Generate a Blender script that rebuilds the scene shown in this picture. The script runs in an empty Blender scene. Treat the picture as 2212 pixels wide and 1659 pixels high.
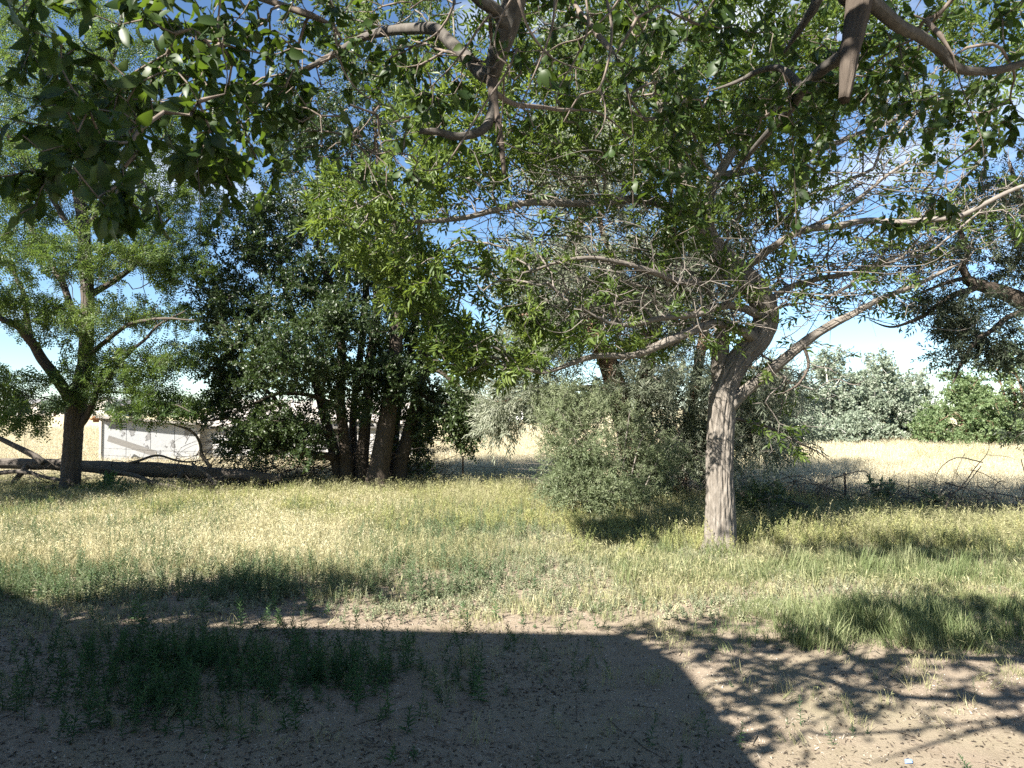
import bpy, math
import numpy as np

rng = np.random.default_rng(11)
C = bpy.context.scene.collection
SC = bpy.context.scene

# ------------------------------------------------------------------ camera, sky, sun, exposure
CAM_H = 2.4
PITCH = math.radians(1.93)
cam_d = bpy.data.cameras.new('camera')
cam_d.lens = 25.0
cam_d.sensor_width = 36.0
cam_d.clip_start = 0.05
cam_d.clip_end = 4000
cam_d.dof.use_dof = True
cam_d.dof.focus_distance = 12.0
cam_d.dof.aperture_fstop = 9.0
cam = bpy.data.objects.new('camera', cam_d)
cam.location = (0, 0, CAM_H)
cam.rotation_euler = (math.radians(90) + PITCH, 0, 0)
C.objects.link(cam)
SC.camera = cam

SUN_AZ, SUN_EL = math.radians(45), math.radians(40)      # light travels forward and to the right
world = bpy.data.worlds.new('World')
SC.world = world
world.use_nodes = True
wn, wl = world.node_tree.nodes, world.node_tree.links
bg = wn['Background']
bg.inputs['Strength'].default_value = 0.05
sky = wn.new('ShaderNodeTexSky')
sky.sky_type = 'NISHITA'
sky.sun_disc = False
sky.sun_elevation = SUN_EL
sky.sun_rotation = math.pi + SUN_AZ
sky.altitude = 1200
sky.air_density = 1.0
sky.dust_density = 0.1
sky.ozone_density = 1.2
tc = wn.new('ShaderNodeTexCoord')
mp = wn.new('ShaderNodeMapping'); mp.inputs['Scale'].default_value = (1.0, 1.0, 2.6)
mp.inputs['Location'].default_value = (0.35, 0.2, 0.0)
nz = wn.new('ShaderNodeTexNoise'); nz.inputs['Scale'].default_value = 2.3; nz.inputs['Detail'].default_value = 7; nz.inputs['Roughness'].default_value = 0.55
cr = wn.new('ShaderNodeValToRGB')
cr.color_ramp.elements[0].position = 0.56; cr.color_ramp.elements[0].color = (0, 0, 0, 1)
cr.color_ramp.elements[1].position = 0.74; cr.color_ramp.elements[1].color = (1, 1, 1, 1)
mx = wn.new('ShaderNodeMix'); mx.data_type = 'RGBA'
wl.new(tc.outputs['Generated'], mp.inputs['Vector']); wl.new(mp.outputs['Vector'], nz.inputs['Vector'])
wl.new(nz.outputs['Fac'], cr.inputs['Fac']); wl.new(cr.outputs['Color'], mx.inputs[0])
tn = wn.new('ShaderNodeMix'); tn.data_type = 'RGBA'; tn.blend_type = 'MULTIPLY'; tn.inputs[0].default_value = 1.0
tn.inputs[7].default_value = (.80, .94, 1.04, 1)
wl.new(sky.outputs['Color'], tn.inputs[6]); wl.new(tn.outputs[2], mx.inputs[6]); mx.inputs[7].default_value = (7.0, 7.3, 7.8, 1)
wl.new(mx.outputs[2], bg.inputs['Color'])

sun_d = bpy.data.lights.new('sun', 'SUN')
sun_d.energy = 5.0
sun_d.angle = math.radians(0.53)
sun_d.color = (1.0, 0.95, 0.87)
sun = bpy.data.objects.new('sun', sun_d)
sun.rotation_euler = (math.radians(90) - SUN_EL, 0, -SUN_AZ)
sun.location = (-10, -18, 20)
C.objects.link(sun)

SC.render.engine = 'CYCLES'
SC.view_settings.view_transform = 'Standard'
SC.view_settings.look = 'None'
SC.view_settings.exposure = 2.05
SC.view_settings.gamma = 1.0
SC.view_settings.use_curve_mapping = False
cy = SC.cycles
cy.max_bounces = 5; cy.diffuse_bounces = 3; cy.glossy_bounces = 2; cy.transmission_bounces = 3; cy.transparent_max_bounces = 4
cy.use_denoising = False
cy.sample_clamp_indirect = 6.0

# ------------------------------------------------------------------ helpers
def P(u, v, d):
    """point at depth d (metres along +Y) that the photograph (2212 wide) shows at u, v"""
    px, py = u * 1024 / 2212, v * 1024 / 2212
    cx, cyy = (px - 512) / 711.1, (384 - py) / 711.1
    yy = math.cos(PITCH) - math.sin(PITCH) * cyy
    zz = math.sin(PITCH) + math.cos(PITCH) * cyy
    k = d / yy
    return np.array((cx * k, d, CAM_H + zz * k))

def W(u, d):
    """metres that u photo pixels span at depth d"""
    return u * 1024 / 2212 / 711.1 * d

def tag(o, label=None, cat=None, group=None, kind=None):
    if label: o['label'] = label
    if cat: o['category'] = cat
    if group: o['group'] = group
    if kind: o['kind'] = kind
    return o

def empty(name, loc, label=None, cat=None, group=None):
    o = bpy.data.objects.new(name, None)
    o.location = loc
    o.empty_display_size = 0.2
    C.objects.link(o)
    return tag(o, label, cat, group)

def make_mesh(name, V, faces, mats, smooth=False, tint=None, uv=None, mat_idx=None):
    """faces: list of (k,n) int arrays"""
    me = bpy.data.meshes.new(name)
    V = np.ascontiguousarray(V, dtype=np.float32)
    faces = [np.asarray(f, dtype=np.int32) for f in faces if len(f)]
    me.vertices.add(len(V)); me.vertices.foreach_set('co', V.ravel())
    loops = np.concatenate([f.ravel() for f in faces])
    tot = np.concatenate([np.full(len(f), f.shape[1], np.int32) for f in faces])
    start = np.concatenate(([0], np.cumsum(tot)[:-1])).astype(np.int32)
    me.loops.add(len(loops)); me.loops.foreach_set('vertex_index', loops)
    me.polygons.add(len(tot)); me.polygons.foreach_set('loop_start', start)
    me.polygons.foreach_set('use_smooth', np.full(len(tot), smooth, bool))
    if mat_idx is not None: me.polygons.foreach_set('material_index', np.asarray(mat_idx, np.int32))
    if tint is not None:
        a = me.attributes.new('tint', 'FLOAT', 'FACE'); a.data.foreach_set('value', np.asarray(tint, np.float32))
    if uv is not None:
        l = me.uv_layers.new(name='UVMap'); l.data.foreach_set('uv', np.asarray(uv, np.float32)[loops].ravel())
    me.update(calc_edges=True)
    for m in (mats if isinstance(mats, (list, tuple)) else [mats]): me.materials.append(m)
    return me

def put(name, me, parent=None, loc=None):
    o = bpy.data.objects.new(name, me)
    C.objects.link(o)
    if parent is not None:
        o.parent = parent
        # children keep world coordinates in their mesh: undo the parent's location
        o.location = tuple(-np.array(parent.location)) if loc is None else loc
    elif loc is not None: o.location = loc
    return o

def box_arr(x0, x1, y0, y1, z0, z1):
    V = np.array([(x, y, z) for z in (z0, z1) for y in (y0, y1) for x in (x0, x1)], float)
    F = np.array([(0, 2, 3, 1), (4, 5, 7, 6), (0, 1, 5, 4), (2, 6, 7, 3), (0, 4, 6, 2), (1, 3, 7, 5)])
    return V, F

def oriented_box(a, b, w, t, up=(0, 0, 1)):
    """board from a to b, width w across, thickness t along up"""
    a, b = np.array(a, float), np.array(b, float)
    d = (b - a) / np.linalg.norm(b - a)
    s = np.cross(d, up); s /= np.linalg.norm(s)
    n = np.cross(s, d)
    V = np.array([p + s * i * w / 2 + n * j * t / 2 for p in (a, b) for i, j in ((-1, -1), (1, -1), (1, 1), (-1, 1))])
    F = np.array([(0, 3, 2, 1), (4, 5, 6, 7), (0, 1, 5, 4), (1, 2, 6, 5), (2, 3, 7, 6), (3, 0, 4, 7)])
    return V, F

def merge(parts):
    Vs, Fs, o = [], [], 0
    for V, F in parts:
        Vs.append(V); Fs.append(np.asarray(F) + o); o += len(V)
    by = {}
    for f in Fs: by.setdefault(f.shape[1], []).append(f)
    return np.concatenate(Vs), [np.concatenate(x) for x in by.values()]

_perm = np.random.default_rng(5).permutation(4096)
def _hash(i, j, k):
    return _perm[(_perm[(_perm[i & 4095] + j) & 4095] + k) & 4095] / 4095.0
def vnoise(x, y, z=0.0):
    x, y, z = np.broadcast_arrays(np.asarray(x, float), np.asarray(y, float), np.asarray(z, float))
    xi, yi, zi = np.floor(x).astype(int), np.floor(y).astype(int), np.floor(z).astype(int)
    fx, fy, fz = x - xi, y - yi, z - zi
    fx, fy, fz = [f * f * (3 - 2 * f) for f in (fx, fy, fz)]
    r = 0
    for a in (0, 1):
        for b in (0, 1):
            for c in (0, 1):
                w = (fx if a else 1 - fx) * (fy if b else 1 - fy) * (fz if c else 1 - fz)
                r = r + w * _hash(xi + a, yi + b, zi + c)
    return r
def fbm(x, y, z=0.0, o=4):
    r, a, t = 0, 1, 0
    for i in range(o):
        r = r + a * vnoise(x * 2 ** i + 17 * i, y * 2 ** i, np.asarray(z) * 2 ** i); t += a; a *= .5
    return r / t

def gh(x, y):
    """height of the yard"""
    return 0.09 * (fbm(np.asarray(x) * .25 + 40, np.asarray(y) * .25 + 9, 0, 3) - .5) + 0.035 * (fbm(np.asarray(x) * 1.7, np.asarray(y) * 1.7 + 70, 0, 3) - .5)

def unit(v): return v / np.maximum(np.linalg.norm(v, axis=-1, keepdims=True), 1e-9)

# ------------------------------------------------------------------ materials
def nmat(name):
    m = bpy.data.materials.new(name); m.use_nodes = True
    n, l = m.node_tree.nodes, m.node_tree.links
    return m, n, l, n['Principled BSDF']

def noise(n, l, vec, scale, detail=4, rough=.55):
    t = n.new('ShaderNodeTexNoise'); t.inputs['Scale'].default_value = scale; t.inputs['Detail'].default_value = detail; t.inputs['Roughness'].default_value = rough
    if vec is not None: l.new(vec, t.inputs['Vector'])
    return t.outputs['Fac']

def ramp(n, l, fac, stops):
    r = n.new('ShaderNodeValToRGB'); e = r.color_ramp.elements
    while len(e) < len(stops): e.new(.5)
    for k, (p, c) in enumerate(stops): e[k].position = p; e[k].color = (*c, 1)
    l.new(fac, r.inputs['Fac']); return r.outputs['Color']

def mixc(n, l, fac, a, b):
    m = n.new('ShaderNodeMix'); m.data_type = 'RGBA'
    for s, v in ((0, fac), (6, a), (7, b)):
        if isinstance(v, (int, float)): m.inputs[s].default_value = v
        elif isinstance(v, tuple): m.inputs[s].default_value = (*v, 1)
        else: l.new(v, m.inputs[s])
    return m.outputs[2]

def bump(n, l, h, strength, dist, b):
    bn = n.new('ShaderNodeBump'); bn.inputs['Strength'].default_value = strength; bn.inputs['Distance'].default_value = dist
    l.new(h, bn.inputs['Height']); l.new(bn.outputs['Normal'], b.inputs['Normal'])

def objco(n, l, scale=(1, 1, 1)):
    t = n.new('ShaderNodeTexCoord'); m = n.new('ShaderNodeMapping'); m.inputs['Scale'].default_value = scale
    l.new(t.outputs['Object'], m.inputs['Vector']); return m.outputs['Vector']

def leaf_mat(name, c0, c1, c2, trans, tmix=.35, rough=.45, spec=.35, rnd=False):
    """c0..c2: leaf colours picked per leaf; trans: colour of light passing through"""
    m, n, l, b = nmat(name)
    if rnd:
        oi = n.new('ShaderNodeObjectInfo'); f = oi.outputs['Random']
    else:
        a = n.new('ShaderNodeAttribute'); a.attribute_name = 'tint'; f = a.outputs['Fac']
    col = ramp(n, l, f, [(0, c0), (.55, c1), (1, c2)])
    l.new(col, b.inputs['Base Color'])
    b.inputs['Roughness'].default_value = rough; b.inputs['Specular IOR Level'].default_value = spec
    t = n.new('ShaderNodeBsdfTranslucent')
    tcx = mixc(n, l, .35, trans, col); l.new(tcx, t.inputs['Color'])
    ms = n.new('ShaderNodeMixShader'); ms.inputs[0].default_value = tmix
    l.new(b.outputs[0], ms.inputs[1]); l.new(t.outputs[0], ms.inputs[2])
    l.new(ms.outputs[0], n['Material Output'].inputs['Surface'])
    return m

def bark_mat(name, dark, mid, light, us=9, vs=1.6, bs=.5, dist=.02):
    m, n, l, b = nmat(name)
    uv = n.new('ShaderNodeUVMap'); uv.uv_map = 'UVMap'
    mp = n.new('ShaderNodeMapping'); mp.inputs['Scale'].default_value = (us, vs, 1); l.new(uv.outputs[0], mp.inputs['Vector'])
    f1 = noise(n, l, mp.outputs[0], 3.2, 6, .6)
    f2 = noise(n, l, objco(n, l), 2.3, 4)
    c = ramp(n, l, f1, [(.3, dark), (.5, mid), (.72, light)])
    c = mixc(n, l, f2, c, mid)
    l.new(c, b.inputs['Base Color']); b.inputs['Roughness'].default_value = .9; b.inputs['Specular IOR Level'].default_value = .15
    bump(n, l, f1, bs, dist, b)
    return m

def plain_mat(name, a, c, scale=6, rough=.8, stretch=(1, 1, 1), bs=.0, dist=.01, metal=0):
    m, n, l, b = nmat(name)
    f = noise(n, l, objco(n, l, stretch), scale, 6, .6)
    l.new(ramp(n, l, f, [(.3, a), (.7, c)]), b.inputs['Base Color'])
    b.inputs['Roughness'].default_value = rough; b.inputs['Metallic'].default_value = metal; b.inputs['Specular IOR Level'].default_value = .25
    if bs: bump(n, l, f, bs, dist, b)
    return m

M = {}
M['leaf_near'] = leaf_mat('ovate leaf', (.018, .036, .010), (.031, .056, .014), (.058, .080, .022), (.17, .27, .02), .30, .45, .25)
M['leaf_ash'] = leaf_mat('ash leaf', (.036, .064, .014), (.068, .105, .024), (.135, .172, .046), (.30, .40, .05), .36, .42, .25)
M['leaf_locust'] = leaf_mat('locust leaflet', (.034, .064, .020), (.062, .102, .028), (.130, .165, .048), (.21, .31, .05), .38, .45, .3)
M['leaf_elm'] = leaf_mat('elm leaf', (.020, .036, .013), (.033, .054, .018), (.064, .088, .030), (.09, .15, .025), .25, .42, .4)
M['leaf_willow'] = leaf_mat('silver willow leaf', (.140, .165, .110), (.215, .235, .165), (.33, .335, .26), (.32, .38, .22), .32, .5, .3)
M['leaf_bush'] = leaf_mat('willow bush leaf', (.105, .135, .070), (.165, .195, .105), (.245, .265, .165), (.26, .34, .12), .30, .5, .3)
M['leaf_olive'] = leaf_mat('olive leaf', (.034, .046, .027), (.055, .068, .042), (.095, .110, .072), (.14, .20, .08), .25, .5, .3)
M['leaf_poplar'] = leaf_mat('silver poplar leaf', (.130, .165, .115), (.200, .235, .170), (.32, .345, .27), (.24, .32, .18), .28, .5, .3)
M['leaf_green'] = leaf_mat('bright shrub leaf', (.085, .125, .055), (.125, .170, .075), (.18, .22, .11), (.24, .40, .08), .30, .5, .3)
M['leaf_far'] = leaf_mat('far tree leaf', (.075, .105, .075), (.100, .135, .095), (.150, .175, .125), (.18, .26, .12), .25, .6, .2)
M['bark_ash'] = bark_mat('ash bark', (.060, .051, .042), (.165, .145, .122), (.29, .262, .228), 9, 1.8, .9, .03)
M['bark_locust'] = bark_mat('locust bark', (.048, .039, .033), (.088, .074, .062), (.15, .128, .108), 8, 1.2, .7, .03)
M['bark_elm'] = bark_mat('elm bark', (.038, .030, .024), (.070, .056, .044), (.115, .095, .076), 8, 1.5, .7, .03)
M['bark_willow'] = bark_mat('willow bark', (.08, .05, .034), (.155, .10, .066), (.24, .165, .115), 8, 1.5, .7, .03)
M['bark_near'] = bark_mat('smooth grey bark', (.040, .036, .031), (.088, .079, .068), (.17, .156, .137), 4, 6, .5, .012)
M['twig_near'] = bark_mat('pale twig bark', (.075, .058, .045), (.15, .122, .10), (.26, .225, .19), 4, 6, .2, .004)
M['twig_grey'] = bark_mat('grey twig bark', (.085, .072, .06), (.165, .145, .125), (.28, .25, .22), 4, 5, .2, .004)
M['twig_dark'] = bark_mat('dark twig bark', (.05, .04, .032), (.085, .068, .055), (.14, .115, .095), 4, 5, .2, .004)
M['bark_poplar'] = bark_mat('pale poplar bark', (.30, .28, .24), (.50, .48, .43), (.62, .60, .55), 3, 2, .2, .01)
M['dead_wood'] = bark_mat('weathered dead wood', (.055, .045, .038), (.11, .095, .08), (.24, .21, .18), 10, .9, .6, .02)

# ------------------------------------------------------------------ tubes and trees
def catmull(pts, rad, spacing):
    pts, rad = np.asarray(pts, float), np.asarray(rad, float)
    if len(pts) == 2:
        n = max(2, int(np.linalg.norm(pts[1] - pts[0]) / spacing) + 1)
        t = np.linspace(0, 1, n)[:, None]
        return pts[0] * (1 - t) + pts[1] * t, (rad[0] * (1 - t) + rad[1] * t)[:, 0]
    ext = np.vstack((2 * pts[0] - pts[1], pts, 2 * pts[-1] - pts[-2])); er = np.concatenate(([rad[0]], rad, [rad[-1]]))
    op, orr = [], []
    for i in range(len(pts) - 1):
        p0, p1, p2, p3 = ext[i:i + 4]
        n = max(1, int(round(np.linalg.norm(p2 - p1) / spacing)))
        for t in np.arange(n) / n:
            op.append(.5 * (2 * p1 + (p2 - p0) * t + (2 * p0 - 5 * p1 + 4 * p2 - p3) * t * t + (3 * p1 - p0 - 3 * p2 + p3) * t ** 3))
            s = t * t * (3 - 2 * t); orr.append(er[i + 1] * (1 - s) + er[i + 2] * s)
    op.append(pts[-1]); orr.append(rad[-1])
    return np.array(op), np.array(orr)

def tube(pts, rad, nseg=10, disp=None, uv0=0.0):
    """capped tube along pts; returns V, faces(list), uv"""
    pts, rad = np.asarray(pts, float), np.asarray(rad, float)
    n = len(pts)
    tan = unit(np.gradient(pts, axis=0))
    ref = np.array((1, 0, 0)) if abs(tan[0][0]) < .8 else np.array((0, 1, 0))
    a = np.cross(tan[0], ref); a /= np.linalg.norm(a)
    A = np.zeros((n, 3)); A[0] = a
    for i in range(1, n):
        a = a - tan[i] * np.dot(a, tan[i]); a /= np.linalg.norm(a); A[i] = a
    B = np.cross(tan, A)
    th = np.linspace(0, 2 * np.pi, nseg + 1)
    s = np.concatenate(([0], np.cumsum(np.linalg.norm(np.diff(pts, axis=0), axis=1)))) + uv0
    R = rad[:, None] * np.ones(nseg + 1)
    if disp is not None: R = R + disp(th[None, :] + 0 * R, s[:, None] + 0 * R, R)
    R[:, -1] = R[:, 0]
    V = pts[:, None] + R[..., None] * (np.cos(th)[None, :, None] * A[:, None] + np.sin(th)[None, :, None] * B[:, None])
    uv = np.stack((th[None, :] / (2 * np.pi) * np.maximum(rad.mean() * 2 * np.pi, .02) + 0 * R, s[:, None] + 0 * R), -1)
    w = nseg + 1
    i, j = np.meshgrid(np.arange(n - 1), np.arange(nseg), indexing='ij')
    k = i * w + j
    F = np.stack((k, k + 1, k + w + 1, k + w), -1).reshape(-1, 4)
    V = V.reshape(-1, 3); uv = uv.reshape(-1, 2)
    V = np.vstack((V, pts[0], pts[-1])); uv = np.vstack((uv, uv[0], uv[-1]))
    j = np.arange(nseg)
    T = np.vstack((np.stack((j + 1, j, np.full(nseg, n * w)), -1), np.stack(((n - 1) * w + j, (n - 1) * w + j + 1, np.full(nseg, n * w + 1)), -1)))
    return V, [F, T], uv

def tube_obj(name, pts, rad, mat, parent=None, nseg=10, spacing=.1, disp=None, jitter=0.0):
    p, r = catmull(pts, rad, spacing)
    if jitter:
        q = np.arange(len(p)) * spacing * 2.2
        o = rng.random(3) * 50
        p = p + jitter * np.stack([vnoise(q + o[k], o[k] * 3, 0) - .5 for k in range(3)], -1) * np.minimum(1, np.arange(len(p)) / 4)[:, None]
    V, F, uv = tube(p, r, nseg, disp)
    me = make_mesh(name, V, F, mat, smooth=True, uv=uv)
    return put(name, me, parent), p, r

def furrow(depth, k=11, vs=1.7, seed=0.0):
    """interlacing bark ridges"""
    def f(th, s, R):
        c, sn = np.cos(th), np.sin(th)
        rr = np.median(R)
        wob = (fbm(c * 2.2 + 8 + seed, sn * 2.2 + 5, s * 1.7, 3) - .5) * 2.6
        p1 = th * k + wob * 2.2 + s * vs * 2
        p2 = th * k * 1.0 - wob * 2.0 - s * vs * 2.4 + 1.3
        ridge = np.maximum(np.cos(p1 + 0.0), np.cos(p2)) * .5 + .5
        n2 = fbm(c * 9 * rr / .2 + 3, sn * 9 * rr / .2 + seed, s * 9, 3) - .5
        lump = fbm(c * 1.3 + seed, sn * 1.3, s * 1.1, 2) - .5
        return depth * (ridge ** .8 - .6) + depth * 1.2 * n2 + rr * .28 * lump
    return f

class Tree:
    def __init__(s, name, loc, label, cat='tree', group=None, seed=1):
        s.root = empty(name, tuple(loc), label, cat, group)
        s.pos, s.par, s.pl, s.rad, s.man = [], [], [], [], []
        s.rng = np.random.default_rng(seed)
    def limb(s, pts, rad, mat, part='limb', nseg=10, spacing=.1, disp=None, jitter=.0, attach=True, grow_from=0.0):
        o, p, r = tube_obj(part, pts, rad, mat, s.root, nseg, spacing, disp, jitter)
        par, pl0 = -1, 0.0
        if s.pos and attach:
            D = np.linalg.norm(np.array(s.pos) - p[0], axis=1); par = int(D.argmin()); pl0 = s.pl[par]
        step = max(1, int(.15 / spacing)); prev = par; pl = pl0
        L = len(p)
        for i in range(0, L, step):
            if i / L < grow_from: 
                pl += spacing * step; continue
            s.pos.append(p[i]); s.par.append(prev); s.pl.append(pl); s.rad.append(r[i]); s.man.append(True)
            prev = len(s.pos) - 1; pl += spacing * step
        return o
    def grow(s, A, bf=.3, seg=.22, wig=.10, sag=0.0, r_tip=.0035, pw=2.4, r_max=.05):
        A = np.asarray(A, float); n0 = len(s.pos)
        N = np.zeros((n0 + len(A) * 40, 3)); N[:n0] = s.pos
        par = np.full(len(N), -1); par[:n0] = s.par
        pl = np.zeros(len(N)); pl[:n0] = s.pl
        cnt = n0
        d0 = np.array([np.min(np.linalg.norm(N[:n0] - a, axis=1)) for a in A])
        tips = []
        for a in A[np.argsort(d0)]:
            D = np.linalg.norm(N[:cnt] - a, axis=1)
            j = int((D + bf * pl[:cnt]).argmin()); L = D[j]
            k = min(38, max(1, int(math.ceil(L / seg))))
            t = np.arange(1, k + 1) / k
            q = N[j] + (a - N[j]) * t[:, None]
            env = np.sin(np.pi * t)[:, None]
            off = s.rng.normal(size=3) * wig * L
            q = q + env * (off + np.array((0, 0, sag * L))) 
            if k > 2: q[:-1] += s.rng.normal(size=(k - 1, 3)) * wig * .35 * seg
            idx = np.arange(cnt, cnt + k)
            N[idx] = q; par[idx] = np.concatenate(([j], idx[:-1])); pl[idx] = pl[j] + t * L
            cnt += k; tips.append(idx[-1])
        s.N, s.P, s.n0, s.tips = N[:cnt], par[:cnt], n0, np.array(tips)
        R = np.zeros(cnt); R[s.tips] = r_tip ** pw
        acc = np.zeros(cnt)
        for i in range(cnt - 1, n0 - 1, -1):
            v = max(R[i], acc[i], r_tip ** pw); R[i] = v; acc[par[i]] += v
        s.R = np.minimum(R ** (1 / pw), r_max); s.R[:n0] = s.rad
        return s
    def twig_mesh(s, name, mat, nseg_big=6, nseg=4, rcut=.012):
        """every grown branch as tapered tubes, one mesh"""
        n0, N, par, R = s.n0, s.N, s.P, s.R
        cnt = len(N); ids = np.arange(n0, cnt)
        best = np.full(cnt, -1); br = np.zeros(cnt)
        for i in ids:
            p = par[i]
            if p >= n0 and R[i] > br[p]: br[p] = R[i]; best[p] = i
        tan = np.zeros((cnt, 3)); tan[ids] = unit(N[ids] - N[par[ids]])
        cont = best[par[ids]] == ids
        start_c = np.where(cont, R[par[ids]], np.minimum(R[ids] * 1.15, R[par[ids]]))
        # ring per node end + extra ring per start of a new chain
        Vs, Fs, UV, o = [], [], [], 0
        for big in (True, False):
            sel = (R[ids] > rcut) == big
            q = ids[sel]
            if not len(q): continue
            ns = nseg_big if big else nseg
            th = np.arange(ns) / ns * 2 * np.pi
            def ring(c, t, r):
                ref = np.where(np.abs(t[:, 2:3]) < .9, np.array([[0, 0, 1.]]), np.array([[1., 0, 0]]))
                a = unit(np.cross(t, ref)); b = np.cross(t, a)
                return c[:, None] + r[:, None, None] * (np.cos(th)[None, :, None] * a[:, None] + np.sin(th)[None, :, None] * b[:, None])
            cn = cont[sel]
            ts = np.where(cn[:, None], tan[par[q]], tan[q])
            ts = np.where(np.linalg.norm(ts, axis=1, keepdims=True) < .1, tan[q], ts)
            r0 = start_c[sel]
            V0 = ring(N[par[q]], ts, r0); V1 = ring(N[q], tan[q], R[q])
            V = np.stack((V0, V1), 1).reshape(-1, 3)
            base = np.arange(len(q))[:, None] * 2 * ns; j = np.arange(ns)[None]; j2 = (j + 1) % ns
            F = np.stack((base + j, base + j2, base + ns + j2, base + ns + j), -1).reshape(-1, 4) + o
            pl = np.linalg.norm(N[q], axis=1)
            u = np.stack((np.tile(th / 6.28 * .1, (2 * len(q), 1)), np.repeat(pl[:, None] * 1.0, 2, 0) + np.tile(np.array([[0.], [.15]]), (len(q), 1)) + 0 * th[None]), -1).reshape(-1, 2)
            Vs.append(V); Fs.append(F); UV.append(u); o += len(V)
        if not Vs: return None
        me = make_mesh(name, np.concatenate(Vs), Fs, mat, smooth=True, uv=np.concatenate(UV))
        ob = put(name, me, s.root); ob['kind'] = 'stuff'
        return ob
    def leaf_sites(s, per=3, back=.7, rmax=.011, keep=None):
        """points and directions along the outer twigs"""
        ids = np.arange(s.n0, len(s.N))
        ok = ids[s.R[ids] < rmax]
        if keep is not None: ok = ok[keep(s.N[ok])]
        k = s.rng.choice(ok, size=int(len(ok) * per)) if per >= 1 else s.rng.choice(ok, size=int(len(ok) * per), replace=False)
        t = s.rng.random(len(k))[:, None]
        pos = s.N[s.P[k]] * (1 - t) + s.N[k] * t
        return pos, unit(s.N[k] - s.N[s.P[k]])

def frames(dirs, r, roll=None):
    """rotation matrices with x along dirs and random roll"""
    d = unit(dirs)
    ref = unit(r.normal(size=d.shape)) if roll is None else np.tile(np.array([roll], float), (len(d), 1))
    y = unit(np.cross(ref, d)); z = np.cross(d, y)
    return np.stack((d, y, z), -1)

def spray(pos, R, sc, tmpls, r, tint_amp=.55, tint_base=None):
    """place random templates; returns V, faces, tint"""
    Vs, by, tints, o = [], {}, {}, 0
    which = r.integers(len(tmpls), size=len(pos))
    for k, (tv, tf) in enumerate(tmpls):
        s_ = which == k; m = s_.sum()
        if not m: continue
        V = np.einsum('nij,vj->nvi', R[s_], tv) * sc[s_][:, None, None] + pos[s_][:, None]
        Vs.append(V.reshape(-1, 3))
        tb = (r.random(m) if tint_base is None else tint_base[s_])
        for f in tf:
            F = (f[None] + (np.arange(m) * len(tv))[:, None, None]).reshape(-1, f.shape[1]) + o
            by.setdefault(f.shape[1], []).append(F)
            t = (tb[:, None] * (1 - tint_amp) + tint_amp * r.random((m, len(f)))).ravel()
            tints.setdefault(f.shape[1], []).append(t)
        o += m * len(tv)
    ks = list(by)
    return np.concatenate(Vs), [np.concatenate(by[k]) for k in ks], np.concatenate([np.concatenate(tints[k]) for k in ks])

# leaf shapes lie along +x
def lf_rhomb(L, w, fold=.25, droop=.0):
    V = np.array([(0, 0, 0), (L * .45, w / 2, fold * w), (L, 0, -droop * L), (L * .45, -w / 2, fold * w)])
    return V, [np.array([(0, 1, 2, 3)])]
def lf_lance(L, w, fold=.3, droop=.15):
    V = np.array([(0, 0, 0), (L * .28, w * .46, fold * w * .5 - .02 * L), (L * .66, w * .36, fold * w * .4 - droop * .4 * L), (L, 0, -droop * L), (L * .66, -w * .36, fold * w * .4 - droop * .4 * L), (L * .28, -w * .46, fold * w * .5 - .02 * L)])
    return V, [np.array([(0, 1, 2, 3), (0, 3, 4, 5)])]
def lf_ovate(L, w, droop=.2, fold=.22, curl=0.0, petiole=.25, r=None):
    xs = np.array([0, .12, .3, .5, .7, .86, 1.0]); ws = np.array([.0, .34, .50, .48, .36, .18, 0.])
    V, F = [], []
    pet = petiole * L
    for x, wd in zip(xs, ws):
        z = -droop * L * x * x + curl * L * math.sin(x * 5)
        jj = (1 + .0 * x)
        V += [(pet + x * L, wd * w * jj, z + fold * wd * w), (pet + x * L, 0, z), (pet + x * L, -wd * w * jj, z + fold * wd * w)]
    for i in range(len(xs) - 1):
        a = i * 3
        F += [(a, a + 3, a + 4, a + 1), (a + 1, a + 4, a + 5, a + 2)]
    b = len(V)
    t = .009 * L / .08
    V += [(0, -t, 0), (0, t, 0), (pet, t * .7, 0), (pet, -t * .7, 0)]
    F.append((b, b + 3, b + 2, b + 1))
    return np.array(V), [np.array(F)]

def rot_to(d, r=None, roll=0.0):
    d = np.array(d, float); d /= np.linalg.norm(d)
    up = np.array((0, 0, 1.)) if abs(d[2]) < .95 else np.array((0, 1., 0))
    y = np.cross(up, d); y /= np.linalg.norm(y); z = np.cross(d, y)
    c, s = math.cos(roll), math.sin(roll)
    return np.stack((d, y * c + z * s, -y * s + z * c), -1)

def twig_tmpl(n, length, leaf, r, ang=(35, 75), bend=.25, pairs=False, size=(.7, 1.15), flat=.3, droop=0.0):
    """a twig along +x carrying n leaves (no stem)"""
    parts = []
    for i in range(n):
        t = (i + 1) / n
        x = length * t; z = -bend * length * t * t
        side = 1 if i % 2 else -1
        az = side * math.radians(r.uniform(*ang)) * (1 - .7 * (t > .97))
        el = r.normal() * flat - droop
        d = (math.cos(az) * math.cos(el), math.sin(az) * math.cos(el), math.sin(el))
        V, F = leaf
        Q = rot_to(d, roll=r.normal() * .6)
        parts.append((V @ Q.T * r.uniform(*size) + (x, r.normal() * .01, z), F[0]))
    V, Fs = merge(parts)
    return V, Fs

def blob(u, v, d, ru, rv, rd, n, r, shell=.35):
    c = P(u, v, d); q = unit(r.normal(size=(n, 3))) * (r.random(n)[:, None] ** shell)
    return c + q * np.array((W(ru, d), rd, W(rv, d)))
def blobs(lst, r, shell=.4): return np.concatenate([blob(*b, r, shell) for b in lst])

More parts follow.
